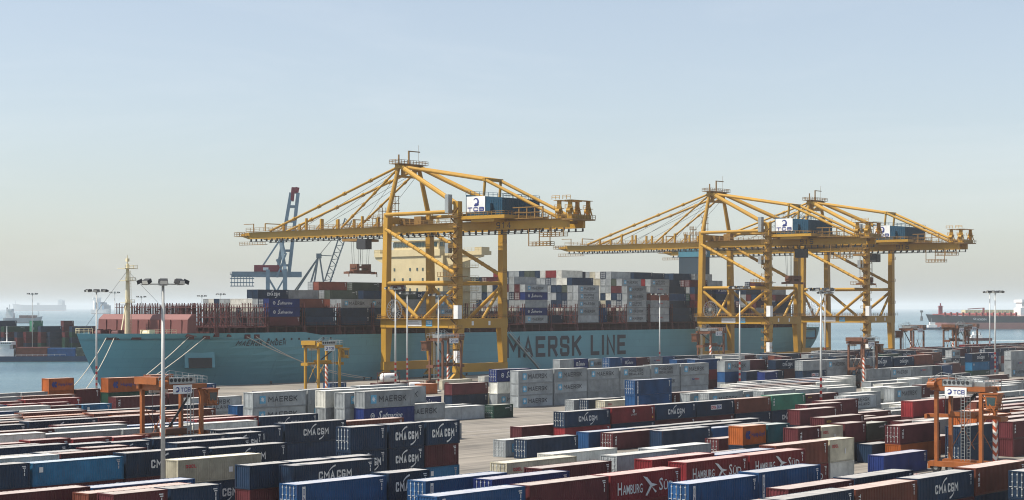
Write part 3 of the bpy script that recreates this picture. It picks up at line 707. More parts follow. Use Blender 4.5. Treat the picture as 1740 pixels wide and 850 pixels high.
    mb = MB(); mb.box(ax0 - .8, ax1 + .8, G - .9, G + .9, AZ - .8, AZ + .5); mb.box(ax0 - .3, ax1 + .3, G - .5, G + .5, AZ - 3.6, AZ - 2.9)
    for xx in (ax0 + 2, ax1 - 2): mb.box(xx - .5, xx + .5, G - .5, G + .5, AZ - 3, AZ - .7)
    part('apex_beam', mb)
    mb = MB(); mb.box(ax0 - 2.2, ax1 + 2.2, G - 2, G + 2, AZ + .5, AZ + .65)
    mb.rail([(ax0 - 2.2, G - 2, AZ + .6), (ax1 + 2.2, G - 2, AZ + .6), (ax1 + 2.2, G + 2, AZ + .6), (ax0 - 2.2, G + 2, AZ + .6), (ax0 - 2.2, G - 2, AZ + .6)], 1.2, .11, 1.3)
    mb.box(cx - .2, cx + .2, G - .2, G + .2, AZ + .6, AZ + 5.0); mb.box(cx - .2, cx + 5, G - .15, G + .15, AZ + 4.7, AZ + 5.0); mb.tube((ax0, G, AZ + .6), (ax0, G, AZ + 3.5), .25); mb.tube((ax1, G, AZ + .6), (ax1, G, AZ + 7), .05)
    part('apex_platform', mb, Y2)
    # upper back stays over a small pylon
    NZ, NY, RY = 60.6, -5.0, -33.5
    for gx, xt in ((g0, ax0 + 1.2), (g1, ax1 - 1.2)):
        mb = MB(); mb.tube((xt, G, AZ - .2), (gx, NY, NZ), .55, n=10); mb.tube((gx, NY, NZ), (gx, RY, ZB + 2.8), .5, n=10); part('back_stay', mb)
        mb = MB(); mb.tube((gx, NY, NZ), (gx, NY + 1.2, ZB + 2.6), .42, n=8); part('pylon_post', mb)
    mb = MB(); mb.box(g0 - .6, g1 + .6, NY - .5, NY + .5, NZ - .4, NZ + .5); part('pylon_beam', mb)
    # fore stays
    for gx, xt in ((g0, ax0), (g1, ax1)):
        for yb, zt, r in ((90.5, AZ - .4, .42), (56.5, AZ - 1.0, .34)):
            mb = MB(); p = Vector((xt, G + .6, zt)); q = Vector((gx, yb, ZB + 2.6)); mb.tube(p, q, r, n=8)
            for i in (2, 4, 6, 8):
                c = p.lerp(q, i / 10); dd = (q - p).normalized() * .5; mb.tube(c - dd, c + dd, r * 1.5, n=8)
            part('fore_stay', mb)
        for dz, yb in ((1.2, 74), (1.8, 66), (2.4, 47)):
            mb = MB(); mb.tube((xt, G + .6, AZ - dz), (gx, yb, ZB + 3.4), .07, n=4); part('hoist_wire', mb, M['wire'])
    # machinery house with the company sign
    HX0, HX1, HY0, HY1 = 1.4, 18.6, -16.3, -2.0
    mb = MB(); mb.hexa([(HX0, HY0, 49.6), (HX1, HY0, 49.6), (HX1, HY1, 49.6), (HX0, HY1, 49.6), (HX0, HY0, 54.6), (HX1, HY0, 54.6), (HX1, HY1, 55.9), (HX0, HY1, 55.9)])
    for y in np.arange(HY0 + .6, HY1 - .3, .9): mb.hexa([(HX0 - .07, y, 49.7), (HX0, y, 49.7), (HX0, y + .25, 49.7), (HX0 - .07, y + .25, 49.7), (HX0 - .07, y, 54.1), (HX0, y, 54.1), (HX0, y + .25, 54.1), (HX0 - .07, y + .25, 54.1)])
    for x in np.arange(HX0 + .5, HX1 - .3, .9): mb.box(x, x + .25, HY0 - .07, HY0, 49.7, 54.1)
    mb.box(HX0 - 1.1, HX0 - .07, -12.6, -10.8, 50.6, 53.0)
    hs = part('machinery_house', mb, M['teal house'])
    mb = MB()
    mb.rail([(HX0, HY1, 55.9), (HX0, HY0, 54.6), (HX1, HY0, 54.6), (HX1, HY1, 55.9)], 1.2, .1, 1.6); part('roof_rail', mb, M['teal house'], hs)
    mb = MB(); fn = lambda y, z: (HX0 - .14, y, z)
    SY0, SY1, SZ0, SZ1 = -9.7, -2.4, 50.6, 55.3
    mb.hexa([(HX0 - .13, SY0, SZ0), (HX0 - .07, SY0, SZ0), (HX0 - .07, SY1, SZ0), (HX0 - .13, SY1, SZ0), (HX0 - .13, SY0, SZ1), (HX0 - .07, SY0, SZ1), (HX0 - .07, SY1, SZ1), (HX0 - .13, SY1, SZ1)])
    sg = part('sign', mb, M['sign'], hs)
    # seen from the yard the sign's left edge lies towards the water, so u runs from SY1 to SY0
    fn = lambda u, z: (HX0 - .16, SY1 - u, z)
    mb = MB(); put_block(mb, 'TCB', .4, 6.9, 50.85, 52.1, th=.26, fn=fn, nd=(-1, 0, 0))
    put_arc(mb, 3.65, 53.7, .95, 150, -120, .12, .5, fn=fn, n=14); put_arc(mb, 3.75, 53.8, 1.25, -130, -40, .05, .35, fn=fn, n=8)
    part('sign_print', mb, M['blue print'], hs)
    mb = MB(); mb.box(HX0 - 1.6, HX1 + 1.6, -18.5, -.5, 48.5, 49.5); mb.box(g0 - .3, g1 + .3, -17, -2, 48.0, 48.5); mb.box(HX0 - 1.0, HX0 + 5, -14, -5, 47.6, 48.5)
    part('house_platform', mb, Y)
    mb = MB(); mb.rail([(HX0 - 1.6, -.5, 49.5), (HX0 - 1.6, -18.5, 49.5), (HX1 + 1.6, -18.5, 49.5)], 1.1, .13, 1.6); mb.box(g0 - 3.2, g0 - .6, -30, -18.6, 48.2, 48.4)
    for y in np.arange(-30, -18, 3): mb.box(g0 - 3.1, g0 - 2.8, y, y + .3, 48.4, 51.6)
    mb.box(g0 - 3.2, g0 - 2.8, -30, -18.6, 51.4, 51.65); mb.box(g0 - 3.2, g0 - 2.8, -30, -18.6, 49.9, 50.1)
    part('house_platform_rail', mb, Y2)
    # rear winches, back-reach maintenance cage
    for y in (-34.0, -38.0):
        mb = MB(); mb.box(g0 - 1.0, g1 + 1.0, y - .9, y + .9, 48, 49.0)
        for xx in (g0 - .9, g1 + .3): mb.box(xx, xx + .7, y - .55, y + .55, 49, 53.1); mb.beam((xx + .3, y - 1.4, 49), (xx + .3, y - .3, 52.6), .3); mb.beam((xx + .3, y + 1.4, 49), (xx + .3, y + .3, 52.6), .3); mb.box(xx - .5, xx + 1.2, y - 1.2, y + 1.2, 50.8, 50.95); mb.rail([(xx - .5, y - 1.2, 50.9), (xx - .5, y + 1.2, 50.9)], 1.0, .12, 1.0); mb.tube((xx - .2, y - .7, 50.2), (xx - .2, y + .7, 50.2), .6, n=10)
        mb.box(g0 - 1.6, g1 + 1.2, y - 1.3, y + 1.3, 53.1, 53.25)
        mb.rail([(g0 - 2.2, y - 1.4, 53.4), (g0 - 2.2, y + 1.4, 53.4)], 1.1, .12, 1.2); part('stay_anchor_winch', mb, Y)
    mb = MB(); mb.box(g0 - 2.0, g1 + 1.5, -40, -36, 47.5, 47.9); mb.rail([(g0 - 2.0, -31, 48.0), (g0 - 2.0, -40, 47.9), (g1 + 1.5, -40, 47.9)], 1.1, .12, 1.2); part('rear_platform', mb, Y2)
    for (ya, yb, z) in ((-28, -37, ZB - 2.6), (-24, -32, ZB - 5.2)):
        mb = MB(); mb.box(g0 - 2.4, g0 - .4, yb, ya, z, z + .15); mb.rail([(g0 - 2.4, ya, z), (g0 - 2.4, yb, z), (g0 - .4, yb, z)], 1.2, .13, 1.3); mb.rail([(g0 - .4, ya, z), (g0 - .4, yb, z)], 1.2, .13, 1.3)
        for y in (ya, (ya + yb) / 2, yb): mb.box(g0 - 2.45, g0 - 2.2, y - .1, y + .1, z, ZB)
        part('maintenance_cage', mb, Y2)
    mb = MB()
    for i, y in enumerate(np.arange(32.5, 41, 2.8)):
        h = (9.5, 4.0, 6.0, 3.0)[i % 4]
        for dx in (0, 1.6):
            for dy in (0, 1.5): mb.box(g0 + dx, g0 + dx + .14, y + dy, y + dy + .14, ZB + 2.5, ZB + 2.5 + h)
        for zz in np.arange(2.6, h + .1, 2.2): mb.box(g0 - .2, g0 + 2, y - .2, y + 1.9, ZB + 2.5 + zz, ZB + 2.62 + zz); mb.rail([(g0 - .2, y - .2, ZB + 2.6 + zz), (g0 - .2, y + 1.9, ZB + 2.6 + zz)], 1.0, .1, 1)
    mb.box(g0 - .5, g1 + .5, 25.5, 30, 48, 49.8); mb.box(g0 - .3, g0 + 2, 21, 24, 48, 50.5)
    part('boom_hinge_gear', mb, Y2)
    # stair tower and lift on the landward left leg
    mb = MB()
    for i, z in enumerate(np.arange(7, 52, 3.0)):
        mb.box(-3.1, -1.0, -2.6, 1.0, z, z + .12); mb.rail([(-3.1, 1.0, z), (-3.1, -2.6, z), (-1.0, -2.6, z)], 1.1, .12, 1.2)
        y0_, y1_ = (-2.2, .8) if i % 2 else (.8, -2.2)
        mb.beam((-2.2, y0_, z + .1), (-2.2, y1_, z + 3.0), .7, .12)
    part('stair', mb, Y2)
    mb = MB(); mb.box(-2.9, -1.15, 1.2, 2.6, 50.5, 56.0); part('lift_head', mb, M['steel'])
    mb = MB(); mb.box(-2.9, -1.15, 1.2, 2.6, 38.5, 41.5); part('lift_cabin', mb, M['steel'])
    mb = MB(); mb.box(-3.2, -1.4, -2.9, -1.2, 19.0, 23.0); part('electric_cabinet', mb, M['sign'])
    mb = MB(); mb.box(-3.2, -1.4, -2.6, -1.2, 6.0, 9.5); part('electric_cabinet', mb, M['sign'])
    mb = MB(); mb.box(-2.5, 3.0, -1.5, 2.0, 31.5, 31.7); mb.rail([(-2.5, -1.5, 31.7), (-2.5, 6, 31.7)], 1.2, .12, 1.2); mb.box(-2.5, -.5, 2, 6, 31.5, 31.7); part('brace_platform', mb, Y2)
    for z in (24, 33, 42, 48): mb = MB(); mb.box(LX - 2.6, LX - .9, -2.4, -1.0, z, z + .12); mb.rail([(LX - 2.6, -2.4, z), (LX - .9, -2.4, z)], 1.1, .12, 1); part('leg_platform', mb, Y2)
    # cable reel on the portal
    mb = MB(); c = Vector((-1.9, G - 5.5, 21.5)); Rr = 3.2
    for i in range(20):
        t = 2 * math.pi * i / 20; t2 = 2 * math.pi * (i + 1) / 20
        p = c + Vector((0, math.cos(t) * Rr, math.sin(t) * Rr)); p2 = c + Vector((0, math.cos(t2) * Rr, math.sin(t2) * Rr))
        mb.beam(c, p, .09); mb.beam(p, p2, .14)
        p = c + Vector((0, math.cos(t) * Rr * .62, math.sin(t) * Rr * .62)); p2 = c + Vector((0, math.cos(t2) * Rr * .62, math.sin(t2) * Rr * .62)); mb.beam(p, p2, .08)
    mb.tube(c - Vector((.5, 0, 0)), c + Vector((.7, 0, 0)), .6, n=10); part('cable_reel', mb, M['steel'])
    # notice boards on the portal beam
    fn2 = lambda u, z: (-1.33, G - u, z)
    mb = MB(); put_rect(mb, 10.2, 16.4, 16.7, 18.5, fn=fn2); nb = part('notice_board', mb, M['sign'])
    mb = MB()
    for z in (17.0, 17.5, 18.0):
        put_rect(mb, 10.5, 16.1 - (z - 17) * 1.2, z, z + .22, fn=lambda u, z: (-1.36, G - u, z))
    part('notice_print', mb, M['pale print'], nb)
    mb = MB(); put_rect(mb, 18.2, 20.8, 16.7, 18.5, fn=fn2); nb = part('notice_board', mb, M['sky print'])
    mb = MB(); put_block(mb, 'TCB', 18.5, 20.5, 17.4, 18.2, fn=lambda u, z: (-1.36, G - u, z), nd=(-1, 0, 0)); part('notice_print', mb, M['white print'], nb)
    for x in (5.0, 12.6):
        mb = MB(); put_rect(mb, x, x + .95, 17.0, 18.3, fn=lambda u, z: (u, -1.09, z)); part('notice_board', mb, M['sign'])
    # crane number on the girder
    mb = MB(); fn3 = lambda u, z: (g0 - .58, -u, z)
    put_block(mb, str(number), 10.0, 15.6, ZB + .4, ZB + 2.2, th=.15, fn=fn3, nd=(-1, 0, 0), gap=.4)
    part('crane_number', mb, M['dark print'])
    # trolley, cab, spreader
    ty = trolley_y
    mb = MB(); mb.box(g0 - 1.3, g1 + 1.3, ty - 3.4, ty + 3.4, ZB - 1.9, ZB - 1.1); mb.rail([(g0 - 1.3, ty - 3.4, ZB - 1.1), (g0 - 1.3, ty + 3.4, ZB - 1.1)], 1.1, .12, 1.2); tr = part('trolley', mb, Y2)
    mb = MB(); mb.box(g0 - 2.6, g0 + .2, ty - 8.5, ty - 4.6, ZB - 4.6, ZB - 1.4); cb = part('operator_cab', mb, M['dark'])
    mb = MB(); mb.box(g0 - 2.7, g0 + .3, ty - 4.62, ty - 4.5, ZB - 4.3, ZB - 2.2); part('cab_window', mb, M['glass'], cb)
    sz = spreader_z
    for dx in (-2.2, -1.2, 1.2, 2.2):
        for dy in (-2.0, 2.0): mb = MB(); mb.tube((cx + dx, ty + dy, ZB - 1.9), (cx + dx * .8, ty + dy * .9, sz + 3.0), .07, n=4); part('hoist_rope', mb, M['wire'])
    mb = MB(); mb.box(cx - 3.4, cx + 3.4, ty - 1.2, ty + 1.2, sz + 2.0, sz + 2.6); mb.box(cx - 3.2, cx - 2.0, ty - 1.6, ty + 1.6, sz + 1.3, sz + 3.3); mb.box(cx + 2.0, cx + 3.2, ty - 1.6, ty + 1.6, sz + 1.3, sz + 3.3); part('head_block', mb, M['rusty'])
    mb = MB(); mb.box(cx - 4.0, cx + 4.0, ty - .9, ty + .9, sz + .2, sz + 1.3); mb.box(cx - 6.1, cx + 6.1, ty - .5, ty + .5, sz + .4, sz + .9)
    for s in (-1, 1): mb.box(cx + s * 6.1 - .25, cx + s * 6.1 + .25, ty - 1.2, ty + 1.2, sz + .1, sz + .8); mb.box(cx + s * 6.3 - .1, cx + s * 6.3 + .1, ty - 1.25, ty - 1.05, sz - .8, sz + .2)
    part('spreader', mb, M['rusty'])
    return root
sts_crane(914, 389.6, 'nearest and leftmost yellow quay crane, number 914, spreader hanging over the ship', 51.5, 33.0)
sts_crane(915, 561.2, 'middle yellow quay crane, number 915, its boom overlapping the nearest crane', -4.5, 31.0)
sts_crane(916, 635.0, 'farthest and rightmost yellow quay crane, number 916, partly behind the middle one', 6.0, 31.5)

# ------------------------------------------------------------------ straddle carriers (local x = driving direction)
def straddle(kind=0):
    t = empty('straddle_carrier', (0, 0, 0))
    O = M['orange c']; L2, W2, HT = 3.6, 2.35, 12.6
    for i, (x, y) in enumerate(((-L2, -W2), (L2, -W2), (-L2, W2), (L2, W2))):
        mb = MB(); mb.box(x - .27, x + .27, y - .25, y + .25, 1.6, HT - .4)
        st = i == (0 if kind == 0 else 3)
        if st:
            mb = MB(); mb.box(x - .27, x + .27, y - .25, y + .25, 8.6, HT - .4); lg = mb.build('leg', O, t)
            mb = MB(); mb.box(x - .28, x + .28, y - .26, y + .26, 1.6, 8.6); mb.build('warning_stripes', M['stripe'], lg)
        else: mb.build('leg', O, t)
    for y in (-W2, W2):
        mb = MB(); mb.box(-4.6, 4.6, y - .42, y + .42, .95, 1.75); mb.box(-4.9, -4.5, y - .3, y + .3, .6, 1.6); mb.box(4.5, 4.9, y - .3, y + .3, .6, 1.6); mb.build('side_frame', O, t)
        for x in (-3.6, -1.3, 1.3, 3.6):
            mb = MB(); mb.tube((x, y - .28, .75), (x, y + .28, .75), .75, n=14); w = mb.build('wheel', M['rubber'], t)
            mb = MB(); mb.tube((x, y - .3, .75), (x, y + .3, .75), .34, n=10); mb.build('hub', M['steel'], w)
        mb = MB(); mb.box(-4.4, 4.4, y - .34, y + .34, HT - .25, HT + .4); mb.build('top_beam', O, t)
    for x in (-L2, L2):
        mb = MB(); mb.box(x - .4, x + .4, -W2 + .38, W2 - .38, HT - .4, HT + .35); mb.build('cross_beam', O, t)
    mb = MB(); mb.box(-4.9, -2.6, -W2 - .2, W2 + .2, HT + .45, HT + 1.5); mb.build('engine_housing', O, t)
    mb = MB()
    for k in range(6): mb.tube((-2.1 + k * .72, -W2 - .25, HT + 1.0), (-2.1 + k * .72, -W2 + .1, HT + 1.0), .28, n=10)
    mb.build('cooling_fan', M['dark'], t)
    mb = MB(); mb.box(-2.5, 2.3, -W2 - .2, -W2 + .5, HT + .45, HT + 1.4); mb.tube((-2.5, .6, HT + .9), (2.6, .6, HT + .9), .38, n=10); mb.box(2.0, 3.6, -1.2, 1.4, HT + .45, HT + 1.1); mb.build('hoist_machinery', M['steel'], t)
    mb = MB(); mb.tube((-4.6, -W2 - .75, HT + .6), (-3.4, -W2 - .75, HT + .6), .5, n=12); mb.build('winch_drum', O, t)
    for s in (-1, 1):
        mb = MB(); y = s * (W2 + .43)
        mb.box(-2.0, 1.5, min(y, y + s * .05), max(y, y + s * .05), HT - 1.0, HT + .3); sg = mb.build('sign', M['sign'], t)
        f = (lambda u, z: (u, -W2 - .49, z)) if s < 0 else (lambda u, z: (-u - .5, W2 + .49, z))
        mb = MB(); put_block(mb, 'TCB', -.6, 1.2, HT - .72, HT - .08, th=.2, fn=f, nd=(0, s, 0)); put_arc(mb, -1.25, HT - .35, .3, 160, -130, .05, .17, fn=f); mb.build('sign_print', M['blue print'], sg)
    # operator cab hung at one end
    mb = MB(); mb.hexa([(4.7, -W2 - .6, HT - 2.7), (6.1, -W2 - .6, HT - 2.7), (6.1, -W2 + 1.3, HT - 2.7), (4.7, -W2 + 1.3, HT - 2.7), (4.4, -W2 - .6, HT - .6), (6.4, -W2 - .6, HT - .6), (6.4, -W2 + 1.3, HT - .6), (4.4, -W2 + 1.3, HT - .6)])
    mb.box(3.9, 6.6, -W2 - .7, -W2 + 1.4, HT - .6, HT - .4); cb = mb.build('cab', O, t)
    mb = MB(); mb.hexa([(4.85, -W2 - .64, HT - 2.2), (6.0, -W2 - .64, HT - 2.2), (6.0, -W2 - .6, HT - 2.2), (4.85, -W2 - .6, HT - 2.2), (4.7, -W2 - .64, HT - 1.0), (6.15, -W2 - .64, HT - 1.0), (6.15, -W2 - .6, HT - 1.0), (4.7, -W2 - .6, HT - 1.0)]); mb.build('cab_window', M['glass'], cb)
    mb = MB(); mb.beam((3.7, -W2 - .35, HT - .5), (6.0, -W2 - .65, HT - 2.9), .2); mb.box(4.3, 6.4, -W2 - .5, -W2 + 1.2, HT - 2.95, HT - 2.8); mb.rail([(4.3, -W2 - .6, HT - 2.9), (6.4, -W2 - .6, HT - 2.9), (6.4, -W2 + 1.2, HT - 2.9)], 1.0, .07, .8); mb.build('cab_bracket', O, t)
    mb = MB(); mb.ladder((.9, -W2 - .45, 2.0), (.9, -W2 - .45, HT), .55, .07, .45); mb.ladder((1.7, -W2 - .2, 2.0), (1.7, -W2 - .2, HT), .5, .06, .5); mb.build('ladder', M['steel'], t)
    mb = MB(); mb.rail([(-4.6, -W2 - .4, HT + .45), (-2.6, -W2 - .4, HT + 1.5), (4.4, -W2 - .4, HT + .45), (4.4, W2 + .4, HT + .45), (-4.6, W2 + .4, HT + .45)], 1.0, .06, 1.1); mb.build('top_rail', M['steel'], t)
    # spreader raised inside the portal on its ropes and braces
    sz = 5.4 if kind == 0 else 8.2
    mb = MB(); mb.box(-6.0, 6.0, -.45, .45, sz, sz + .5); mb.box(-2.0, 2.0, -1.1, 1.1, sz + .3, sz + 1.0)
    for s in (-1, 1): mb.box(s * 6.0 - .2, s * 6.0 + .2, -1.2, 1.2, sz - .25, sz + .45)
    mb.build('spreader', M['rusty'] if kind == 0 else M['orange c'], t)
    for x in (-2.8, 2.8):
        for y in (-1.0, 1.0): mb = MB(); mb.tube((x, y, sz + .6), (x, y, HT), .045, n=4); mb.build('hoist_rope', M['wire'], t)
    for x in (-1.4, 1.4):
        mb = MB(); c = Vector((x, W2 - .4, 6.6))
        for dx in (-1.9, 1.9):
            for dz in (-3.2, 2.8): mb.beam(c, c + Vector((dx, 0, dz)), .09)
        mb.cbox(c, (.5, .2, .5)); mb.build('cross_brace', M['orange c'], t)
    mb = MB(); mb.beam((2.6, -1.6, HT - .6), (-.6, -.2, sz + 1.2), .22); mb.beam((2.3, -1.7, HT - .6), (-.9, -.3, sz + 1.2), .14); mb.build('cable_chain', M['dark'], t)
    return t
def place(o, a, b, rz, label, s=1.0, grp='orange straddle carriers'):
    o.location = P(a, b, 0); o.rotation_euler = (0, 0, TH + rz); o.scale = (s, s, s)
    tag(o, label, 'carrier', grp)
c0 = straddle(0); c1 = straddle(1)
place(c0, a_at(292, 191.3), 191.3, 0, 'orange straddle carrier in the left yard behind the nearest lamp mast', .92)
place(c1, a_at(1641, 108.3), 108.3, -R(90), 'nearest orange straddle carrier at far right with white sign facing the camera', .90)
for base, px, b, rz, s, lab in ((c1, 548, 322, 0, 1.0, 'straddle carrier standing in front of the blue hull, left of the nearest crane'),
                          (c0, 757, 338, R(180), 1.06, 'straddle carrier between the legs of the nearest yellow crane'),
                          (c0, 1466, 243.8, 0, 1.0, 'straddle carrier with striped leg in mid right yard in front of crane 916'),
                          (c1, 1208, 341, R(180), 1.1, 'dark straddle carrier standing under the middle yellow crane'),
                          (c0, 1550, 318, R(180), 1.12, 'rusty straddle carrier just right of the farthest crane, sea behind it'),
                          (c1, 1622, 318, 0, 1.12, 'rusty straddle carrier against the sea, left one of the far right pair'),
                          (c0, 1643, 330, R(180), 1.12, 'rusty straddle carrier against the sea, right one of the far right pair')):
    cp = copy_tree(base); place(cp, a_at(px, b), b, rz, lab, s)
    if px in (548, 757, 1208, 1466, 1550, 1622, 1643):
        for ch in cp.children:
            if ch.data.materials and ch.data.materials[0] == M['orange c']: ch.material_slots[0].link = 'OBJECT'; ch.material_slots[0].material = M['yellow'] if px == 548 else M['rusty']

# ------------------------------------------------------------------ lamp masts
def lamp_mast():
    t = empty('lamp_mast', (0, 0, 0)); HT = 25.0
    mb = MB(); mb.tube((0, 0, 0), (0, 0, HT), .20, .11, n=12); mb.box(-.45, .45, -.45, .45, 0, .5); smooth(mb.build('pole', M['mast pole'], t))
    mb = MB(); mb.tube((0, 0, HT - .25), (0, 0, HT + .1), .35, .35, n=10)
    for k in range(8):
        c = Vector((math.cos(k * math.pi / 4), math.sin(k * math.pi / 4), 0)); mb.beam((0, 0, HT - .1), tuple(c * 1.45 + Vector((0, 0, HT - .1))), .1)
        c2 = Vector((math.cos((k + 1) * math.pi / 4), math.sin((k + 1) * math.pi / 4), 0)); mb.beam(c * 1.4 + Vector((0, 0, HT - .1)), c2 * 1.4 + Vector((0, 0, HT - .1)), .09)
    mb.build('head_frame', M['steel'], t)
    fl = MB(); fl.hexa([(-.34, -.18, -.05), (.34, -.18, -.05), (.34, .22, -.32), (-.34, .22, -.32), (-.3, -.1, .34), (.3, -.1, .34), (.3, .3, .1), (-.3, .3, .1)]); fm = fl.mesh('floodlight', [M['dark']])
    gl = MB(); gl.face([(-.3, .235, -.29), (.3, .235, -.29), (.27, .315, .08), (-.27, .315, .08)]); gm = gl.mesh('lamp_glass', [M['lamp glass']])
    for k in range(8):
        an = k * math.pi / 4
        o = link('floodlight', fm, t); o.location = (math.cos(an) * 1.75, math.sin(an) * 1.75, HT + .15); o.rotation_euler = (0, 0, an - math.pi / 2)
        link('lamp_glass', gm, o)
    return t
lm = lamp_mast(); first = True
for px, b, ztop, lab in ((277, 150.5, 25.0, 'nearest tall lamp mast crossing the left foreground, ring of floodlights on top'),
        (164, 340, 26.2, 'lamp mast at far left in front of the ship bow'), (672, 300, 27.0, 'lamp mast left of the nearest crane, first of a close pair'),
        (692, 330, 26.2, 'lamp mast left of the nearest crane, second of a close pair'), (745, 318, 25.6, 'lamp mast between the legs of the nearest crane'),
        (1121, 316, 26.4, 'lamp mast in front of the hull lettering, right of the last letter'), (1257, 238, 27.2, 'lamp mast in the right yard in front of the middle crane'),
        (1395, 178.4, 25.8, 'tall lamp mast with red and white bands in the right yard'), (1402, 300, 27.2, 'slim lamp mast close behind the tall banded mast'),
        (1691, 233, 27.0, 'lamp mast at far right, nearer one of a close pair'), (1682, 300, 28.2, 'lamp mast at far right, farther one of a close pair')):
    o = lm if first else copy_tree(lm); first = False
    o.location = P(a_at(px, b), b, 0); s = ztop / 25.1; o.scale = (1.35, 1.35, s); o.rotation_euler = (0, 0, random.uniform(0, .7))
    tag(o, lab, 'lamp mast', 'tall lamp masts')
for o in [q for q in bpy.data.objects if q.name.startswith('lamp_mast') and q.get('label', '').split()[0:1] in (['nearest'],)]:
    for ch in o.children:
        if ch.name.startswith('pole'): ch.material_slots[0].link = 'OBJECT'; ch.material_slots[0].material = M['bare pole']
# far masts on the opposite pier
for i, (px, D, ztop) in enumerate(((55, 860, 30), (195, 900, 31), (240, 930, 29), (343, 940, 29.5), (375, 950, 30.5))):
    o = copy_tree(lm); o.location = ((px - 870) / 3000 * D, D, -1.0); o.scale = (1.3, 1.3, ztop / 25.1)
    tag(o, 'distant thin lamp mast beyond the ship, %s from the left' % ('first', 'second', 'third', 'fourth', 'fifth')[i], 'lamp mast', 'tall lamp masts')

# ------------------------------------------------------------------ things beyond the ship
def at(px, D, z): return ((px - 870) / 3000 * D, D, z)
# opposite pier
mb = MB(); mb.box(-520, -190, 840, 1000, -3.2, -.3); mb.box(-200, 60, 900, 1010, -3.2, -.3)
tag(mb.build('far_pier', M['quay wall']), kind='structure')
def simple_hull(mb, L, Bm, z0, z1, bowz, rake, m=0, mb_=1, zb=None, stern=0.9):     # local x from stern 0 to bow L
    xs = [0, L * .06, L * .2, L * .6, L * .8, L * .9, L * .96, L]
    ws = [stern, 1, 1, 1, .92, .66, .34, .03]
    rows = []
    for side in (-1, 1):
        rings = []
        for x, w in zip(xs, ws):
            zt = z1 + (bowz - z1) * max(0, (x / L - .78) / .22) ** 1.2
            zm = zb if zb is not None else z0 + .2
            rings.append([(x - rake * (x / L) ** 6, side * Bm / 2 * w * .82, z0), (x - rake * .7 * (x / L) ** 6, side * Bm / 2 * w * .93, zm), (x, side * Bm / 2 * w, zt)])
        rings = rings if side < 0 else [list(reversed(r)) for r in rings]
        n0 = len(mb.f); mb.loft(rings)
        for i in range(n0, len(mb.f)):
            j = (i - n0) % 2; jj = j if side < 0 else 1 - j
            mb.m[i] = mb_ if jj == 0 else m
    for i in range(len(xs) - 1):
        za = z1 + (bowz - z1) * max(0, (xs[i] / L - .78) / .22) ** 1.2; zc = z1 + (bowz - z1) * max(0, (xs[i + 1] / L - .78) / .22) ** 1.2
        mb.face([(xs[i], -Bm / 2 * ws[i], za - .3), (xs[i + 1], -Bm / 2 * ws[i + 1], zc - .3), (xs[i + 1], Bm / 2 * ws[i + 1], zc - .3), (xs[i], Bm / 2 * ws[i], za - .3)], 2)
    mb.face([(0, -Bm / 2 * stern * .82, z0), (0, -Bm / 2 * stern, z1), (0, Bm / 2 * stern, z1), (0, Bm / 2 * stern * .82, z0)], m)
M['hull navy'] = mat('hull dark blue', (0.03, 0.06, 0.12), .5, streak=.2); M['hull black'] = mat('hull dark grey', (0.035, 0.045, 0.055), .5, streak=.25, rustcol=(.12, .07, .05))
M['hull rust'] = mat('hull pink antifouling', (0.48, 0.19, 0.16), .7, var=.15, scale=.05); M['ship white'] = mat('ship white', (.72, .72, .70), .5, streak=.15, rustcol=(.4, .35, .3))
M['pipe red'] = mat('deck pipe red', (.30, .06, .06), .6); M['ship grey'] = mat('ship grey', (.25, .28, .31), .5)
# coaster moored at the far pier on the left
co = empty('coaster', at(-22, 815, WATER), R(4), 'small blue hulled coaster with white wheelhouse and long cargo, moored far left', 'ship'); co.scale = (1, 1, .68)
mb = MB(); simple_hull(mb, 56, 11, -1, 3.6, 4.6, 3, 0, 1, .2); mb.build('hull', [M['hull navy'], M['boot'], M['ship grey']], co)
mb = MB(); mb.box(2, 13, -4.4, 4.4, 3.4, 8.5); mb.box(3, 11, -3.8, 3.8, 8.5, 11.2); mb.box(6, 12, -4.8, 4.8, 11.2, 13.4); mb.box(-1, 3, -3.5, 3.5, 3.4, 6); w = mb.build('wheelhouse', M['ship white'], co)
for k in range(6):
    m2 = MB(); m2.box(6.3 + k * .95, 7.0 + k * .95, -4.88, -4.78, 12.0, 12.9); m2.build('window', M['glass'], w)
mb = MB(); mb.tube((9, 0, 13.4), (9, 0, 24), .25, .12); mb.box(8.8, 9.2, -2, 2, 19, 19.3); mb.tube((4, 1, 8), (4, 1, 13), .7); mb.build('mast', M['ship white'], co)
for q in ((14, 28, 4.6, 9.6, 'p brown'), (28.3, 41, 4.6, 9.0, 'p blue'), (41.3, 45, 4.5, 9.4, 'p olive grey'), (45.2, 52, 3.4, 6.0, 'p brown')): mb = MB(); mb.box(q[0], q[1], -q[2], q[2], 3.4, q[3]); mb.build('deck_cargo', M[q[4]], co)
mb = MB(); mb.rail([(14, -5, 3.6), (54, -4.2, 4.2)], 1.1, .1, 2.5); mb.build('deck_rail', M['ship white'], co)
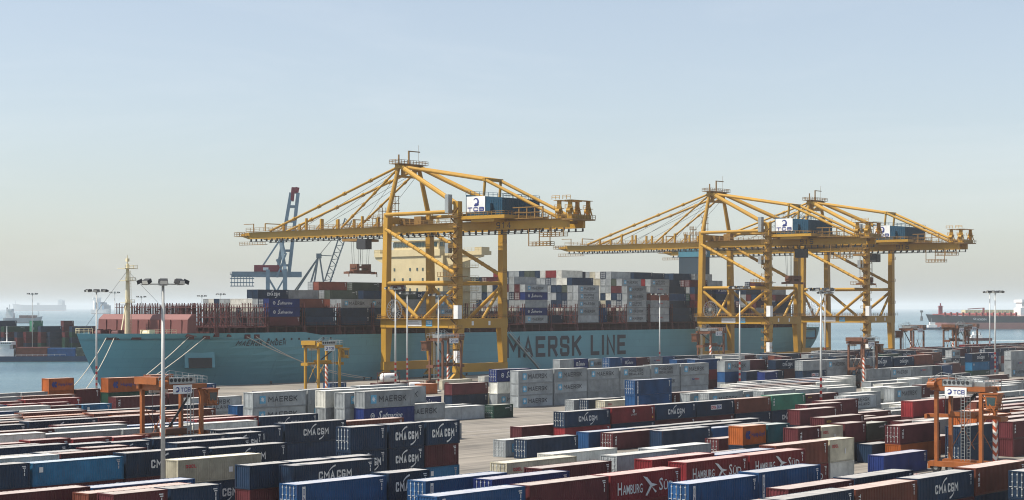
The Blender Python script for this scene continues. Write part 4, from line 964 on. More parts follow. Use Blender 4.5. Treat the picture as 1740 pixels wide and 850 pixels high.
# grey crane with its boom raised, on the opposite pier
gc = empty('raised_boom_crane', at(452, 900, -.3), R(8), 'grey blue quay crane with boom raised and red machinery house, beyond the ship', 'crane')
G_ = M['grey crane']; k = 900 / 3000.0
def gz(py): return CAMH + (523 - py) * k
def gx(px): return (px - 452) * k
for y in (-9, 9):
    for px in (455, 484):
        mb = MB(); mb.box(gx(px) - 1, gx(px) + 1, y - .9, y + .9, .3, gz(458)); mb.build('leg', G_, gc)
    for x0, z0, x1, z1 in ((490, 470, 506, 327), (470, 470, 494, 327)):
        mb = MB(); mb.beam((gx(x0), y * .45, gz(z0)), (gx(x1), y * .45, gz(z1)), 1.7, 1.7); mb.build('raised_boom', G_, gc)
    mb = MB(); mb.beam((gx(484), y, gz(458)), (gx(476), y * .6, gz(404)), 1.6); mb.build('pylon_leg', G_, gc)
    mb = MB(); mb.beam((gx(442), y * .5, gz(458)), (gx(476), y * .6, gz(406)), .7); mb.build('back_stay', G_, gc)
    for q in ((455, 520, 484, 470), (484, 520, 455, 470), (455, 560, 484, 522), (484, 470, 470, 440), (470, 470, 486, 430), (484, 430, 477, 400)): mb = MB(); mb.beam((gx(q[0]), y, gz(q[1])), (gx(q[2]), y, gz(q[3])), .8); mb.build('brace', G_, gc)
    mb = MB(); mb.box(gx(395), gx(512), y * .42 - .8, y * .42 + .8, gz(470), gz(461)); mb.build('main_girder', G_, gc)
    mb = MB(); mb.beam((gx(503), y * .45, gz(327)), (gx(505), y * .45, gz(318)), 2.0); mb.beam((gx(496), y * .45, gz(340)), (gx(498), y * .45, gz(318)), 1.8); mb.build('boom_tip', M['wine'], gc)
for z in (350, 375, 400, 425, 450):
    mb = MB(); t = (470 - z) / 143; mb.box(gx(474 + 22 * t), gx(488 + 15 * t), -4.5, 4.5, gz(z) - .5, gz(z) + .5); mb.build('cross_beam', G_, gc)
mb = MB(); mb.box(gx(497), gx(505), -5, 5, gz(322), gz(318)); mb.build('boom_tip_beam', M['wine'], gc)
mb = MB(); mb.box(gx(432), gx(479), -5.5, 5.5, gz(461), gz(450)); mh = mb.build('machinery_house', M['wine'], gc)
mb = MB(); mb.box(gx(447), gx(456), -5.62, -5.5, gz(459), gz(454)); mb.build('sign', M['sign'], mh)
mb = MB()
for px in range(394, 432, 5): mb.box(gx(px), gx(px) + .3, -5, -4.7, gz(486), gz(466))
for py in (466, 473, 480, 486): mb.box(gx(392), gx(432), -5, -4.6, gz(py), gz(py) + .35); mb.box(gx(392), gx(432), 4.6, 5, gz(py), gz(py) + .35); mb.box(gx(392), gx(393), -4.6, 4.6, gz(py), gz(py) + .35); mb.box(gx(412), gx(413), -4.6, 4.6, gz(py), gz(py) + .35)
mb.rail([(gx(392), -5, gz(466)), (gx(432), -5, gz(466))], 1.2, .14, 1.6); mb.build('maintenance_cage', G_, gc)
mb = MB(); mb.box(gx(450), gx(495), -9.6, 9.6, gz(520) - 1.5, gz(520)); mb.box(gx(450), gx(490), -10, -8, .3, 2.5); mb.box(gx(450), gx(490), 8, 10, .3, 2.5); mb.build('portal_frame', G_, gc)
# lattice harbour crane
hc = empty('lattice_crane', at(556, 880, -.3), 0, 'dark grey lattice boom harbour crane beyond the ship, boom tip behind the yellow boom', 'crane')
k = 880 / 3000.0; G2 = mat('harbour crane grey', (.08, .11, .13), .5)
def hx(px): return (px - 556) * k
mb = MB(); mb.box(hx(530), hx(572), -6, 6, .5, 4); mb.box(hx(540), hx(566), -4, 4, 4, gz(490)); mb.build('undercarriage', G2, hc)
mb = MB(); mb.box(hx(532), hx(570), -4.5, 4.5, gz(492), gz(478)); mb.build('machinery_house', G2, hc)
for p, q in (((550, 480), (543, 434)), ((534, 480), (541, 434)), ((528, 480), (541, 436)), ((505, 492), (540, 438))):
    mb = MB(); mb.beam((hx(p[0]), -1.5, gz(p[1])), (hx(q[0]), -1.0, gz(q[1])), .5); mb.beam((hx(p[0]), 1.5, gz(p[1])), (hx(q[0]), 1.0, gz(q[1])), .5); mb.build('mast_strut', G2, hc)
mb = MB(); mb.box(hx(538), hx(546), -1.6, 1.6, gz(438), gz(430)); mb.beam((hx(545), 0, gz(433)), (hx(564), 0, gz(434)), .4); mb.build('mast_head', G2, hc)
mb = MB(); b0, b1 = Vector((hx(556), 0, gz(478))), Vector((hx(592), 0, gz(372)))
dv = (b1 - b0).normalized(); sd_ = Vector((dv.z, 0, -dv.x))
for sx in (-1.7, 1.7):
    for sy in (-1.5, 1.5): mb.beam(b0 + sd_ * sx * .8 + Vector((0, sy, 0)), b1 + sd_ * sx + Vector((0, sy, 0)), .32)
nn = 18
for i in range(nn):
    p = b0.lerp(b1, i / nn); q = b0.lerp(b1, (i + 1) / nn); s = 1 if i % 2 else -1
    for sy in (-1.5, 1.5): mb.beam(p + sd_ * 1.7 * s + Vector((0, sy, 0)), q - sd_ * 1.7 * s + Vector((0, sy, 0)), .18)
    mb.beam(p + sd_ * 1.7 - Vector((0, 1.5, 0)), q + sd_ * 1.7 + Vector((0, 1.5, 0)), .16)
mb.build('lattice_boom', G2, hc)
mb = MB()
for sy in (-1, 1): mb.tube((hx(543), sy, gz(432)), tuple(b1 + Vector((0, sy, 0))), .1, n=4); mb.tube((hx(541), sy, gz(436)), (hx(500), sy, gz(494)), .22, n=5)
mb.build('luffing_rope', M['wire'], hc)
# ships out at sea
def far_ship(name, px, D, L, Bm, rz, label, spec):
    r = empty(name, at(px, D, WATER), rz, label, 'ship'); spec(r, L, Bm); return r
def spec_cargo(r, L, Bm):
    mb = MB(); simple_hull(mb, L, Bm, -1, 8, 11, 4, 0, 1, .8); mb.build('hull', [M['ship grey'], M['boot'], M['deck red']], r)
    mb = MB(); mb.box(4, 16, -6, 6, 8, 16); mb.box(5, 14, -6, 6, 16, 20); mb.box(7, 14, -8, 8, 20, 23); mb.build('superstructure', M['ship white'], r)
    mb = MB(); mb.tube((9, 0, 23), (9, 0, 30), .4); mb.tube((5, 0, 20), (5, 0, 25), 1.4); mb.build('funnel', M['ship grey'], r)
    for x in (26, 40):
        mb = MB(); mb.box(x, x + 12, -6.5, 6.5, 8, 12.5); mb.build('hatch', M['deck red'], r)
    mb = MB(); mb.tube((L - 6, 0, 10), (L - 6, 0, 19), .4); mb.build('foremast', M['ship grey'], r)
far_ship('coastal_freighter', 70, 2850, 62, 13, R(180), 'small hazy freighter with stern superstructure, second ship out at far left', spec_cargo).rotation_euler = (0, 0, R(180))
bpy.data.objects['coastal_freighter'].rotation_euler = (0, 0, 0); bpy.data.objects['coastal_freighter'].location = at(7, 2850, WATER)
def spec_tanker(r, L, Bm):
    mb = MB(); simple_hull(mb, L, Bm, -1, 46, 58, 14, 0, 1, 4); mb.build('hull', [M['ship grey'], M['hull rust'], M['deck red']], r)
    mb = MB(); mb.box(22, 55, -28, 28, 46, 84); mb.box(26, 52, -36, 36, 84, 92); mb.build('superstructure', M['ship white'], r)
    mb = MB(); mb.box(6, 22, -12, 12, 46, 84); mb.tube((38, 0, 92), (38, 0, 100), 2); mb.build('funnel', M['ship grey'], r)
    mb = MB(); mb.box(L * .5, L * .52, -20, 20, 46, 66); mb.box(L * .62, L * .63, -3, 3, 46, 70); mb.tube((L - 25, 0, 55), (L - 25, 0, 85), 2); mb.build('deck_crane', M['ship grey'], r)
far_ship('distant_tanker', 111, 14500, 435, 70, R(180), 'large hazy tanker on the left horizon behind the small freighter', spec_tanker)
def spec_box(r, L, Bm):
    mb = MB(); simple_hull(mb, L, Bm, -1, 17, 22, 6, 0, 1, 2); mb.build('hull', [M['ship grey'], M['boot'], M['deck red']], r)
    mb = MB(); mb.box(20, 34, -14, 14, 17, 60); mb.box(22, 30, -18, 18, 60, 66); mb.tube((26, 0, 66), (26, 0, 84), 1.2); mb.build('superstructure', M['ship white'], r)
    for i, h in enumerate((36, 48, 46, 38, 34)):
        mb = MB(); mb.box(40 + i * 17, 55 + i * 17, -15, 15, 17, h); mb.build('container_stack', M['p grey'] if i % 2 else M['p steel blue'], r)
far_ship('distant_container_ship', 160, 7200, 150, 34, R(-52), 'hazy container ship at anchor, seen behind the foremast of the blue ship', spec_box)
# red decked tanker coming in on the right
tk = empty('red_deck_tanker', at(1860, 2050, WATER), R(180), 'dark tanker with red deck pipes and pink boot topping at far right', 'ship'); tk.scale = (1, 1, .75)
mb = MB(); simple_hull(mb, 196, 32, -1.2, 20, 23, 6, 0, 1, 10.0); mb.build('hull', [M['hull black'], M['hull rust'], M['pipe red']], tk)
mb = MB(); mb.box(66, 90, -14, 14, 20, 33); mb.box(68, 88, -12, 12, 33, 41); mb.box(74, 89, -17, 17, 41, 45.5); sp_ = mb.build('superstructure', M['ship white'], tk)
for z in (24, 28, 36):
    for x in range(68, 86, 3):
        m2 = MB(); m2.box(x, x + 1.2, 13.9 if z < 33 else 11.9, 14.12 if z < 33 else 12.12, z, z + 1.2); m2.build('window', M['glass'], sp_)
mb = MB(); mb.box(54, 64, -6, 6, 20, 42); mb.build('funnel', M['wine'], tk)
for y in (-9, -5, -2, 1, 4, 8):
    mb = MB(); mb.tube((93, y, 22.6), (186, y, 22.6), .9, n=6); mb.build('deck_pipe', M['pipe red'], tk)
for x in (94, 100, 107, 113, 120, 127, 133, 140, 148, 155, 162, 169, 176):
    mb = MB(); mb.box(x, x + 1.2, -13, 13, 21, 24.5); mb.box(x - .5, x + 1.8, 11, 13, 20, 26); mb.build('pipe_rack', M['pipe red'], tk)
mb = MB(); mb.box(128, 130, -1, 1, 20, 33); mb.beam((129, 0, 32.5), (148, 3, 31), 1.2); mb.build('deck_crane', M['pipe red'], tk)
mb = MB(); mb.box(177, 181, -2, 2, 21, 36); mb.box(176, 182, -3, 3, 34, 34.5); mb.box(178.4, 179.6, -.6, .6, 36, 40); mb.build('foremast', M['wine'], tk)
mb = MB(); mb.rail([(92, 15.6, 20), (156, 15.4, 20)], 1.6, .3, 3); mb.build('deck_rail', M['pipe red'], tk)
mb = MB(); put_text(mb, 'NORDEN', 0, 11, 13.5, 16.6, bold=.02, fn=lambda u, z: (141 - u, 16.1, z)); put_arc(mb, -2.4, 15.9, 1.3, 0, 360, .35, .35, fn=lambda u, z: (141 - u, 16.1, z), n=14); mb.build('hull_lettering', M['white print'], tk)
# long pale tank ship / mole behind it
mb = MB(); x0, x1 = at(1637, 2300, 0)[0], at(1800, 2300, 0)[0]; mb.box(x0, x1, 2290, 2310, -3, 19.5)
for i in range(24): mb.box(x0 + i * 5.2, x0 + i * 5.2 + .5, 2289.6, 2290, -3, 19.3)
bw_ = mb.build('long_pale_barrier', M['house']); tag(bw_, 'long pale storage wall behind the red decked tanker', 'wall')
def tug(name, px, D, rz, label, s=1.0, m='hull navy'):
    r = empty(name, at(px, D, WATER), rz, label, 'tug boat'); r.scale = (s, s, s)
    mb = MB(); simple_hull(mb, 26, 9, -.6, 2.4, 4.4, 2, 0, 1, .2); mb.build('hull', [M[m], M['boot'], M['ship grey']], r)
    mb = MB(); mb.box(9, 19, -3.2, 3.2, 2.2, 5.4); mb.box(11, 17, -2.5, 2.5, 5.4, 8.4); mb.build('wheelhouse', M['ship white'], r)
    mb = MB(); mb.tube((13, 0, 8.4), (13, 0, 13), .2); mb.tube((9.5, -1.6, 5), (9.5, -1.6, 8), .5); mb.build('mast', M['ship grey'], r)
tug('tug_boat', 1563, 2000, R(0), 'dark tug pushing beside the bow of the red decked tanker')
tug('pilot_boat', 1684, 1330, R(180), 'dark red launch with a white wake crossing in front of the tanker', .8, 'boot')
mb = MB(); c = at(1686, 1326, WATER + .06)
for i in range(14): mb.face([(c[0] + i * 6, c[1] - .4 - i * .35, c[2]), (c[0] + i * 6 + 6.2, c[1] - .7 - i * .35, c[2]), (c[0] + i * 6 + 6.2, c[1] + .7 + i * .35, c[2] + .1), (c[0] + i * 6, c[1] + .4 + i * .35, c[2] + .1)])
tag(mb.build('wake', M['ship white']), kind='stuff')
mb = MB(); c = at(1566, 3400, WATER); mb.tube((c[0], c[1], -3), (c[0], c[1], 6), 3.0, 2.0, 10); mb.tube((c[0], c[1], 6), (c[0], c[1], 13), .8, .8, 8); mb.box(c[0] - 2.4, c[0] + 2.4, c[1] - 2.4, c[1] + 2.4, 13, 17)
tag(mb.build('channel_buoy', M['dark']), 'small dark buoy standing in the sea left of the tanker', 'buoy')

# ------------------------------------------------------------------ shipping containers
CH, CW = 2.7, 2.44
LENS = {20: 6.06, 40: 12.19, 45: 13.72}
def wave(mb, p, q, z0, z1, nrm, pitch, dep, m):          # corrugated sheet between p and q, crests flush with the frame
    p = Vector(p); q = Vector(q); L = (q - p).length; d = (q - p) / L; n = max(2, int(L / pitch)); w = L / n
    nr = Vector(nrm); prof = []
    for i in range(n):
        for t, k in ((0.0, 1), (.30, 1), (.5, 0), (.80, 0)): prof.append((i * w + t * w, k))
    prof.append((L, 1))
    k0 = len(mb.v)
    for s, k in prof:
        c = p + d * s - nr * (dep * k)
        mb.v.append((c.x, c.y, z0)); mb.v.append((c.x, c.y, z1))
    for i in range(len(prof) - 1):
        a = k0 + 2 * i; mb.f.append((a, a + 2, a + 3, a + 1)); mb.m.append(m)
def c_walls(L, door):
    mb = MB()
    wave(mb, (.16, .03, 0), (L - .16, .03, 0), .16, CH - .12, (0, -1, 0), .31, .05, 0)
    wave(mb, (L - .16, CW - .03, 0), (.16, CW - .03, 0), .16, CH - .12, (0, 1, 0), .62, .05, 0)
    wave(mb, (L - .03, .16, 0), (L - .03, CW - .16, 0), .16, CH - .12, (1, 0, 0), .31, .05, 0)
    if not door: wave(mb, (.03, CW - .16, 0), (.03, .16, 0), .16, CH - .12, (-1, 0, 0), .31, .05, 0)
    return mb
def c_roof(L):
    mb = MB(); n = max(4, int(L / .6)); w = (L - .2) / n; z = CH - .03
    for i in range(n):
        x = .1 + i * w
        mb.face([(x, .06, z), (x + w * .6, .06, z), (x + w * .6, CW - .06, z), (x, CW - .06, z)])
        mb.face([(x + w * .6, .06, z), (x + w * .8, .06, z - .03), (x + w * .8, CW - .06, z - .03), (x + w * .6, CW - .06, z)])
        mb.face([(x + w * .8, .06, z - .03), (x + w, .06, z), (x + w, CW - .06, z), (x + w * .8, CW - .06, z - .03)])
    mb.face([(.1, .06, .12), (.1, CW - .06, .12), (L - .1, CW - .06, .12), (L - .1, .06, .12)])
    return mb
def c_frame(L):
    mb = MB()
    for x in (0, L - .17):
        for y in (0, CW - .17): mb.box(x, x + .17, y, y + .17, .12, CH - .12)
        for y in (-.005, CW - .175):
            for z in (0, CH - .12): mb.box(x - .005, x + .175, y, y + .18, z, z + .12)
    for y in (.0, CW - .08):
        mb.box(.17, L - .17, y, y + .08, CH - .11, CH - .01); mb.box(.17, L - .17, y, y + .08, .02, .17)
    for x in (0, L - .1):
        mb.box(x, x + .1, .17, CW - .17, CH - .13, CH - .01); mb.box(x, x + .1, .17, CW - .17, .02, .17)
    return mb
def c_door(k):
    y0 = .18 if k == 0 else CW / 2 + .01; y1 = CW / 2 - .01 if k == 0 else CW - .18
    mb = MB(); mb.box(.05, .10, y0, y1, .18, CH - .14)
    for z in (.5, 1.0, 1.55, 2.1): mb.box(.03, .05, y0 + .06, y1 - .06, z, z + .28)
    return mb, y0, y1
def c_bars(k):
    _, y0, y1 = c_door(k); mb = MB()
    for f in (.24, .76):
        y = y0 + (y1 - y0) * f; mb.tube((.0, y, .2), (.0, y, CH - .16), .028, n=5)
        for z in (.35, .95, 1.6, 2.3): mb.box(-.025, .03, y - .07, y + .07, z, z + .09)
        mb.box(-.03, .0, y - .02, y + .32, 1.15, 1.21)
    return mb
CM = {}
for k, L in LENS.items():
    CM[k, 'walls', 0] = c_walls(L, False).mesh('walls', [M['dark']]); CM[k, 'walls', 1] = c_walls(L, True).mesh('walls', [M['dark']])
    CM[k, 'roof'] = c_roof(L).mesh('roof', [M['dark']]); CM[k, 'frame'] = c_frame(L).mesh('frame', [M['dark']])
    for dr in (0, 1):                                    # one-mesh version: 0 walls, 1 roof, 2 frame, 3 bars
        mb = MB(); mb.add(c_walls(L, bool(dr)), mm={0: 0}); mb.add(c_roof(L), mm={0: 1}); mb.add(c_frame(L), mm={0: 2})
        if dr:
            for q in (0, 1): mb.add(c_door(q)[0], mm={0: 0}); mb.add(c_bars(q), mm={0: 3})
        CM[k, 'whole', dr] = mb.mesh('container', [M['dark']] * 4)
CM['door'] = [c_door(q)[0].mesh('door', [M['dark']]) for q in (0, 1)]
CM['bars'] = [c_bars(q).mesh('locking_bars', [M['bar']]) for q in (0, 1)]

# prints on the near side, x along the container, z up, y = 0 plane pushed out a little
PD = -.012
def pf(x, z): return (x, PD, z)
PM = ['white print', 'dark print', 'red print', 'blue print', 'sky print', 'yellow print', 'pale print']
def print_mb(kind, L):      # lettering, emblem, code marks as three meshes
    mb = MB(); em = MB(); cd = MB(); extra = []; c = L / 2; s = L / 12.19; W, Dk, Rd, Bl, Sk, Ye, Pa = range(7)
    def codes(m=W):
        for x, z, w, h in ((L - 1.0, 2.28, .5, .10), (L - .9, 2.1, .4, .10), (L - .75, 1.72, .12, .3), (L - .75, 1.3, .12, .34)): put_rect(cd, x, x + w, z, z + h, m, pf)
    if kind == 'cma':
        h = 2.5 if L > 7 else 2.0; x0 = c - h; x1 = c + h
        put_block(mb, 'CMA', x0, c - .12, .88, 1.78, W, .2, pf, gap=.24); w2 = MB(); put_block(w2, 'CGM', c + .22, x1, .88, 1.78, W, .2, pf, gap=.24); extra.append(('lettering', w2))
        put_arc(em, c + .3, .82, 1.55, 100, 142, .10, .05, W, 8, pf)
        e2 = MB(); extra.append(('emblem', e2)); put_arc(e2, c + .35, 1.8, 1.55, -80, -38, .10, .05, W, 8, pf); codes()
    elif kind == 'cma panel':
        put_rect(mb, c - 1.6, c + 1.9, 1.1, 1.95, W, pf); put_block(mb, 'CMA', c - 1.45, c + .1, 1.22, 1.83, Rd, .26, lambda x, z: (x, PD - .006, z)); put_block(mb, 'CGM', c + .3, c + 1.75, 1.22, 1.83, Bl, .26, lambda x, z: (x, PD - .006, z)); codes()
    elif kind in ('maersk', 'sealand'):
        x0 = L * .12; w = 1.35
        put_rect(em, x0, x0 + w, .72, 2.07, Sk, pf); put_star(em, x0 + w / 2, 1.4, .52, 7, W, PD - .006)
        if kind == 'maersk': put_block(mb, 'MAERSK', x0 + w + .6 * s, min(L - .45, x0 + w + 7.2 * s + (.6 if L < 7 else 0)), .92, 1.88, Dk, .17, pf, gap=.3)
        else:
            put_block(mb, 'MAERSK', x0 + w + .6 * s, x0 + w + 6.4 * s, 1.45, 2.2, Dk, .18, pf, gap=.3); put_block(mb, 'SEALAND', x0 + w + .6 * s, x0 + w + 6.4 * s, .62, 1.22, Dk, .2, pf, gap=.4)
    elif kind == 'hamburg':
        put_text(mb, 'H', 1.2, 1.9, .75, 1.95, W, .01, fn=pf); put_text(mb, 'AMBURG', 2.05, 5.4, .75, 1.65, W, .01, fn=pf)
        w2 = MB(); put_text(w2, 'S', 8.3, 8.95, .75, 1.95, W, .01, fn=pf); put_text(w2, '\u00dcD', 9.1, 10.8, .75, 1.75, W, .01, fn=pf); extra.append(('lettering', w2))
        for pts in (((5.5, 2.3), (6.2, 2.15), (7.0, 1.55), (6.7, 1.35)), ((6.7, 1.35), (7.0, 1.55), (8.0, 1.35), (7.0, 1.2)), ((6.7, 1.35), (7.0, 1.2), (6.2, .4), (5.9, .45)), ((7.0, 1.2), (6.85, 1.3), (7.9, .7), (7.6, .6))):
            em.face([pf(*p) for p in pts], W)
        codes()
    elif kind == 'hapag':
        x0 = .9 * s + .2; k = .45
        for dx in (0, .42):
            em.face([pf(x0 + dx, 1.4), pf(x0 + dx + .35, .8), pf(x0 + dx + .55, .8), pf(x0 + dx + .55, 2.0), pf(x0 + dx + .35, 2.0)], Bl)
        put_rect(em, x0 + .9, x0 + 1.25, .8, 1.25, Bl, pf); put_rect(em, x0 + .9, x0 + 1.25, 1.5, 2.0, Bl, pf)
        put_text(mb, 'Hapag-Lloyd', x0 + 1.9 * (1 if L > 7 else .85), min(L - .4, x0 + 7.5), .95, 1.75, Bl, .012, fn=pf)
    elif kind == 'safmarine':
        put_arc(em, 1.6 * s + .4, 1.4, .42, 0, 360, .07, .07, W, 14, pf); put_rect(em, 1.6 * s + .15, 1.6 * s + .65, 1.3, 1.5, W, pf)
        put_text(mb, 'S', 2.9 * s + .4, 3.9 * s + .4, .8, 2.2, W, .02, .4, fn=pf); put_text(mb, 'afmarine', 3.9 * s + .4, min(L - .3, 9.2 * s), .95, 1.8, W, .01, .4, fn=pf)
    elif kind == 'oocl': put_block(mb, 'OOCL', 1.1 * s, 1.1 * s + 1.5, 1.72, 2.1, Rd, .24, pf); put_rect(em, c + 1.2 * s, c + 1.8 * s, .9, 1.5, W, pf)
    elif kind == 'tex': put_block(mb, 'TEX', .55, .98, .85, 2.2, W, .25, pf, vertical=True); codes()
    elif kind == 'cai': put_rect(mb, .7, 1.12, .3, 2.45, W, pf); put_block(mb, 'CAI', .78, 1.04, .6, 2.2, Bl, .25, lambda x, z: (x, PD - .006, z), vertical=True); codes()
    elif kind == 'pando':
        put_text(em, 'P&O', c - 1.2, c - .1, 1.35, 1.85, Bl, .03, fn=pf); put_text(mb, 'Nedlloyd', c - .05, c + 1.9, 1.3, 1.9, Rd, .03, fn=pf)
    elif kind == 'uasc': put_arc(em, c, 1.95, .22, 0, 360, .09, .09, W, 10, pf); put_block(mb, 'UASC', c - .8, c + .8, 1.2, 1.5, Pa, .22, pf); codes(); put_rect(em, L - .8, L - .5, .5, .85, Ye, pf)
    elif kind == 'triton': put_text(mb, 'TRITON', .6, 2.0, 1.95, 2.25, Ye, .02, fn=pf); codes(Pa)
    elif kind == 'capital': put_text(mb, 'CAPITAL', L - 2.6, L - 1.1, 1.9, 2.15, W, .02, fn=pf); codes()
    elif kind == 'plate': put_rect(em, .85, 1.35, 1.6, 2.2, W, pf); codes(Pa)
    elif kind == 'codes': codes()
    return [(n_, q) for n_, q in (('lettering', mb), ('emblem', em), ('code_marks', cd), *extra) if q.f]
_pm = {}
def print_mesh(kind, k):
    if (kind, k) not in _pm: _pm[kind, k] = [(n_, q.mesh(n_, [M[x] for x in PM])) for n_, q in print_mb(kind, LENS[k])]
    return _pm[kind, k]
# one letter for each sort of container: paint, print, words for the label
TYPES = {
    'N': ('navy', 'cma', 'navy container with white lettering and two arcs'), 'n': ('navy', 'codes', 'plain navy container'), 'p': ('navy', 'cma panel', 'navy container with white lettering panel'),
    'M': ('grey', 'maersk', 'grey container with blue star square and dark lettering'), 'S': ('grey', 'sealand', 'grey container with star square and two dark lines of lettering'),
    'g': ('grey', None, 'plain grey container'), 'q': ('grey', 'pando', 'grey container with small blue and red lettering'),
    'b': ('blue', 'cai', 'blue container with upright white letter strip'), 'B': ('blue', 'codes', 'plain blue container'), 'L': ('steel blue', 'plate', 'mid blue container with small white plate'),
    'd': ('dark blue', 'codes', 'deep blue container'), 'F': ('dark blue', 'safmarine', 'dark blue container with white script lettering'),
    't': ('maroon', 'codes', 'plain maroon container'), 'T': ('maroon', 'tex', 'maroon container with upright white letters'), 'Y': ('maroon', 'triton', 'maroon container with yellow word'),
    'k': ('brown', 'codes', 'plain brown container'), 'K': ('brown', 'tex', 'brown container with upright white letters'),
    'r': ('red', 'codes', 'plain red container'), 'H': ('red', 'hamburg', 'red container with pale lettering and bird sign'), 'U': ('red', 'uasc', 'dark red container with round emblem'),
    'O': ('orange', 'hapag', 'orange container with dark blue sign and lettering'), 'o': ('orange', None, 'plain orange container'),
    'C': ('cream', 'oocl', 'cream container with small red lettering'), 'w': ('white', None, 'plain white container'),
    'G': ('dark green', 'capital', 'dark green container with small white lettering'), 'e': ('green', 'tex', 'pale green container with upright letters'),
    'D': ('olive grey', 'capital', 'olive grey container'), 'z': ('teal', 'codes', 'teal container')}
CONT = []        # dict per container: a, b (near face), z, len key, type, doors, zone, row order
FILL = 'nNtkgnMtBrGnTg'
def row(b, items, zone, x_limit=None):
    end = -1e9
    for it in items:
        px, ln, ty = it[0], it[1], it[2]
        a = a_at(px, b) if px is not None else end + .35
        if a < end + .25: a = end + .25
        t = []
        i = 0
        while i < len(ty):
            dr = i + 1 < len(ty) and ty[i + 1] == '*'
            t.append((ty[i], dr)); i += 2 if dr else 1
        n = len(t)
        for j, (c, dr) in enumerate(t):
            CONT.append(dict(a=a, b=b, z=(n - 1 - j) * CH, k=ln, t=c, d=dr, zone=zone, tier=n - 1 - j, top=j == 0))
        end = a + LENS[ln]
def fill(b, x0, x1, tiers, pal, zone, seed, p20=.3, gap=.06, lower=FILL):
    rnd = random.Random(seed); a = a_at(x0, b); a1 = a_at(x1, b)
    while a < a1:
        ln = 20 if rnd.random() < p20 else 40
        if rnd.random() > gap:
            n = tiers if isinstance(tiers, int) else rnd.choice(tiers)
            for j in range(n):
                c = rnd.choice(pal) if j == n - 1 else rnd.choice(lower)
                CONT.append(dict(a=a, b=b, z=j * CH, k=ln, t=c, d=rnd.random() < .35, zone=zone, tier=j, top=j == n - 1))
        a += LENS[ln] + .35
RY, LY = 'right yard', 'left yard'
_ = None
# ---- right block, front to back
row(76.5, [(1752, 40, 'n*n')], RY)
row(82.6, [(1196, 40, 'tn'), (1312, 40, 'nt'), (1434, 40, 'Kn'), (_, 40, 'Nt'), (_, 40, 'Kn'), (_, 40, 'tn')], RY)
row(87.6, [(1340, 40, 'tn'), (1450, 40, 'nt'), ], RY)
row(97.0, [(1169.7, 40, 'b*n'), (_, 40, 'bt'), (1547, 20, 'r')], RY)
row(106.5, [(741, 40, 'bn'), (899, 40, 'tn'), (1036, 40, 'Hr')], RY)
row(110.6, [(1166, 40, 'Hr'), (_, 40, 'Hr')], RY)
row(114.2, [(834.7, 40, 'd*n'), (1107, 40, 'rn'), (1221, 40, 'Bn'), (_, 40, 'kH'), (_, 20, 'Cw'), (1503, 40, 'd'), (1633, 40, 'nn*'), (1722, 40, 'Tt')], RY)
row(118.0, [(722.5, 40, 'b*t'), (921, 40, 'tg'), (1700, 40, 'tk'), (_, 40, 'kt')], RY)
row(121.6, [(1048, 40, 'g*t'), (1530, 40, 'T*o'), (1660, 40, 'oo'), (_, 40, 'tk')], RY)
row(125.0, [(862, 40, 'C*g'), (1112, 40, 'gn'), (1482.5, 20, 'n'), (1560, 40, 't'), (1740, 40, 'kt')], RY)
row(128.7, [(939.5, 40, 'w*w'), (1356, 20, 'Tt'), (_, 20, 'Cn'), (_, 20, 'tn'), (_, 20, 'Dt'), (1639, 40, 'oo'), (_, 40, 'tt')], RY)
row(133.2, [(1200, 40, 't'), (1700, 40, 'rt'), (_, 40, 'kt')], RY)
row(138.0, [(1262.5, 20, 'On'), (_, 20, 'zn'), (1400, 40, 'Yt'), (1700, 40, 'gt'), (_, 40, 'gt')], RY)
row(142.4, [(1572, 40, 'g'), (1660, 40, 'kt'), (_, 40, 'tt')], RY)
row(146.3, [(1221, 20, 't*'), (1300, 40, 't'), (1535, 20, 't'), (_, 40, 't'), (_, 40, 'k'), (_, 40, 't')], RY)
row(150.2, [(1380, 40, 'n'), (1552, 40, 'rt'), (_, 40, 'tt'), (_, 40, 'tt')], RY)
row(154.1, [(1360, 40, 'tn'), (1422, 40, 't'), (_, 40, 't'), (1586, 40, 'M*g'), (_, 40, 'Mg'), (_, 40, 'Mg'), (_, 40, 'Mg')], RY)
row(158.2, [(1372, 40, 'Yt'), (_, 40, 't'), (1600, 40, 'gM'), (_, 40, 'gM')], RY)
row(162.4, [(1125, 45, 'n'), (_, 20, 'B'), (_, 40, 'n'), (1400, 40, 'tn'), (_, 40, 't'), (1500, 20, 'g'), (_, 20, 'w')], RY)
row(167.0, [(896, 40, 'n*'), (1042, 40, 'T*'), (_, 40, 'N'), (_, 40, 'n'), (1478, 20, 'g'), (1520, 40, 'g'), (_, 40, 'B'), (1690, 40, 'gg')], RY)
row(171.2, [(859, 40, 'M*'), (1000, 40, 'B'), (_, 40, 'n'), (_, 40, 'n'), (_, 40, 'n'), (1436, 40, 'SM'), (1530, 40, 'w'), (1700, 40, 'gM')], RY)
row(175.6, [(1445, 40, 'Mg'), (_, 40, 'w'), (1660, 40, 'tM'), (_, 40, 'Mg')], RY)
row(180.2, [(960.7, 40, 'N*r'), (_, 40, 'Un'), (_, 40, 'Nt'), (_, 40, 'pt'), (_, 40, 'Kn'), (_, 40, 'eN'), (_, 40, 'YN'), (1519, 40, 'Mg'), (_, 20, 'Tt'), (1660, 40, 'kM'), (_, 40, 'tM')], RY)
row(185.4, [(886, 40, 't'), (1380, 40, 'g'), (1480, 40, 'wM'), (1590, 40, 'gM'), (_, 40, 'MM')], RY)
row(191.0, [(1297, 40, 'g*M'), (_, 40, 'MM'), (_, 40, 'gM'), (1500, 40, 'wg'), (1600, 40, 'ng'), (_, 40, 'gM')], RY)
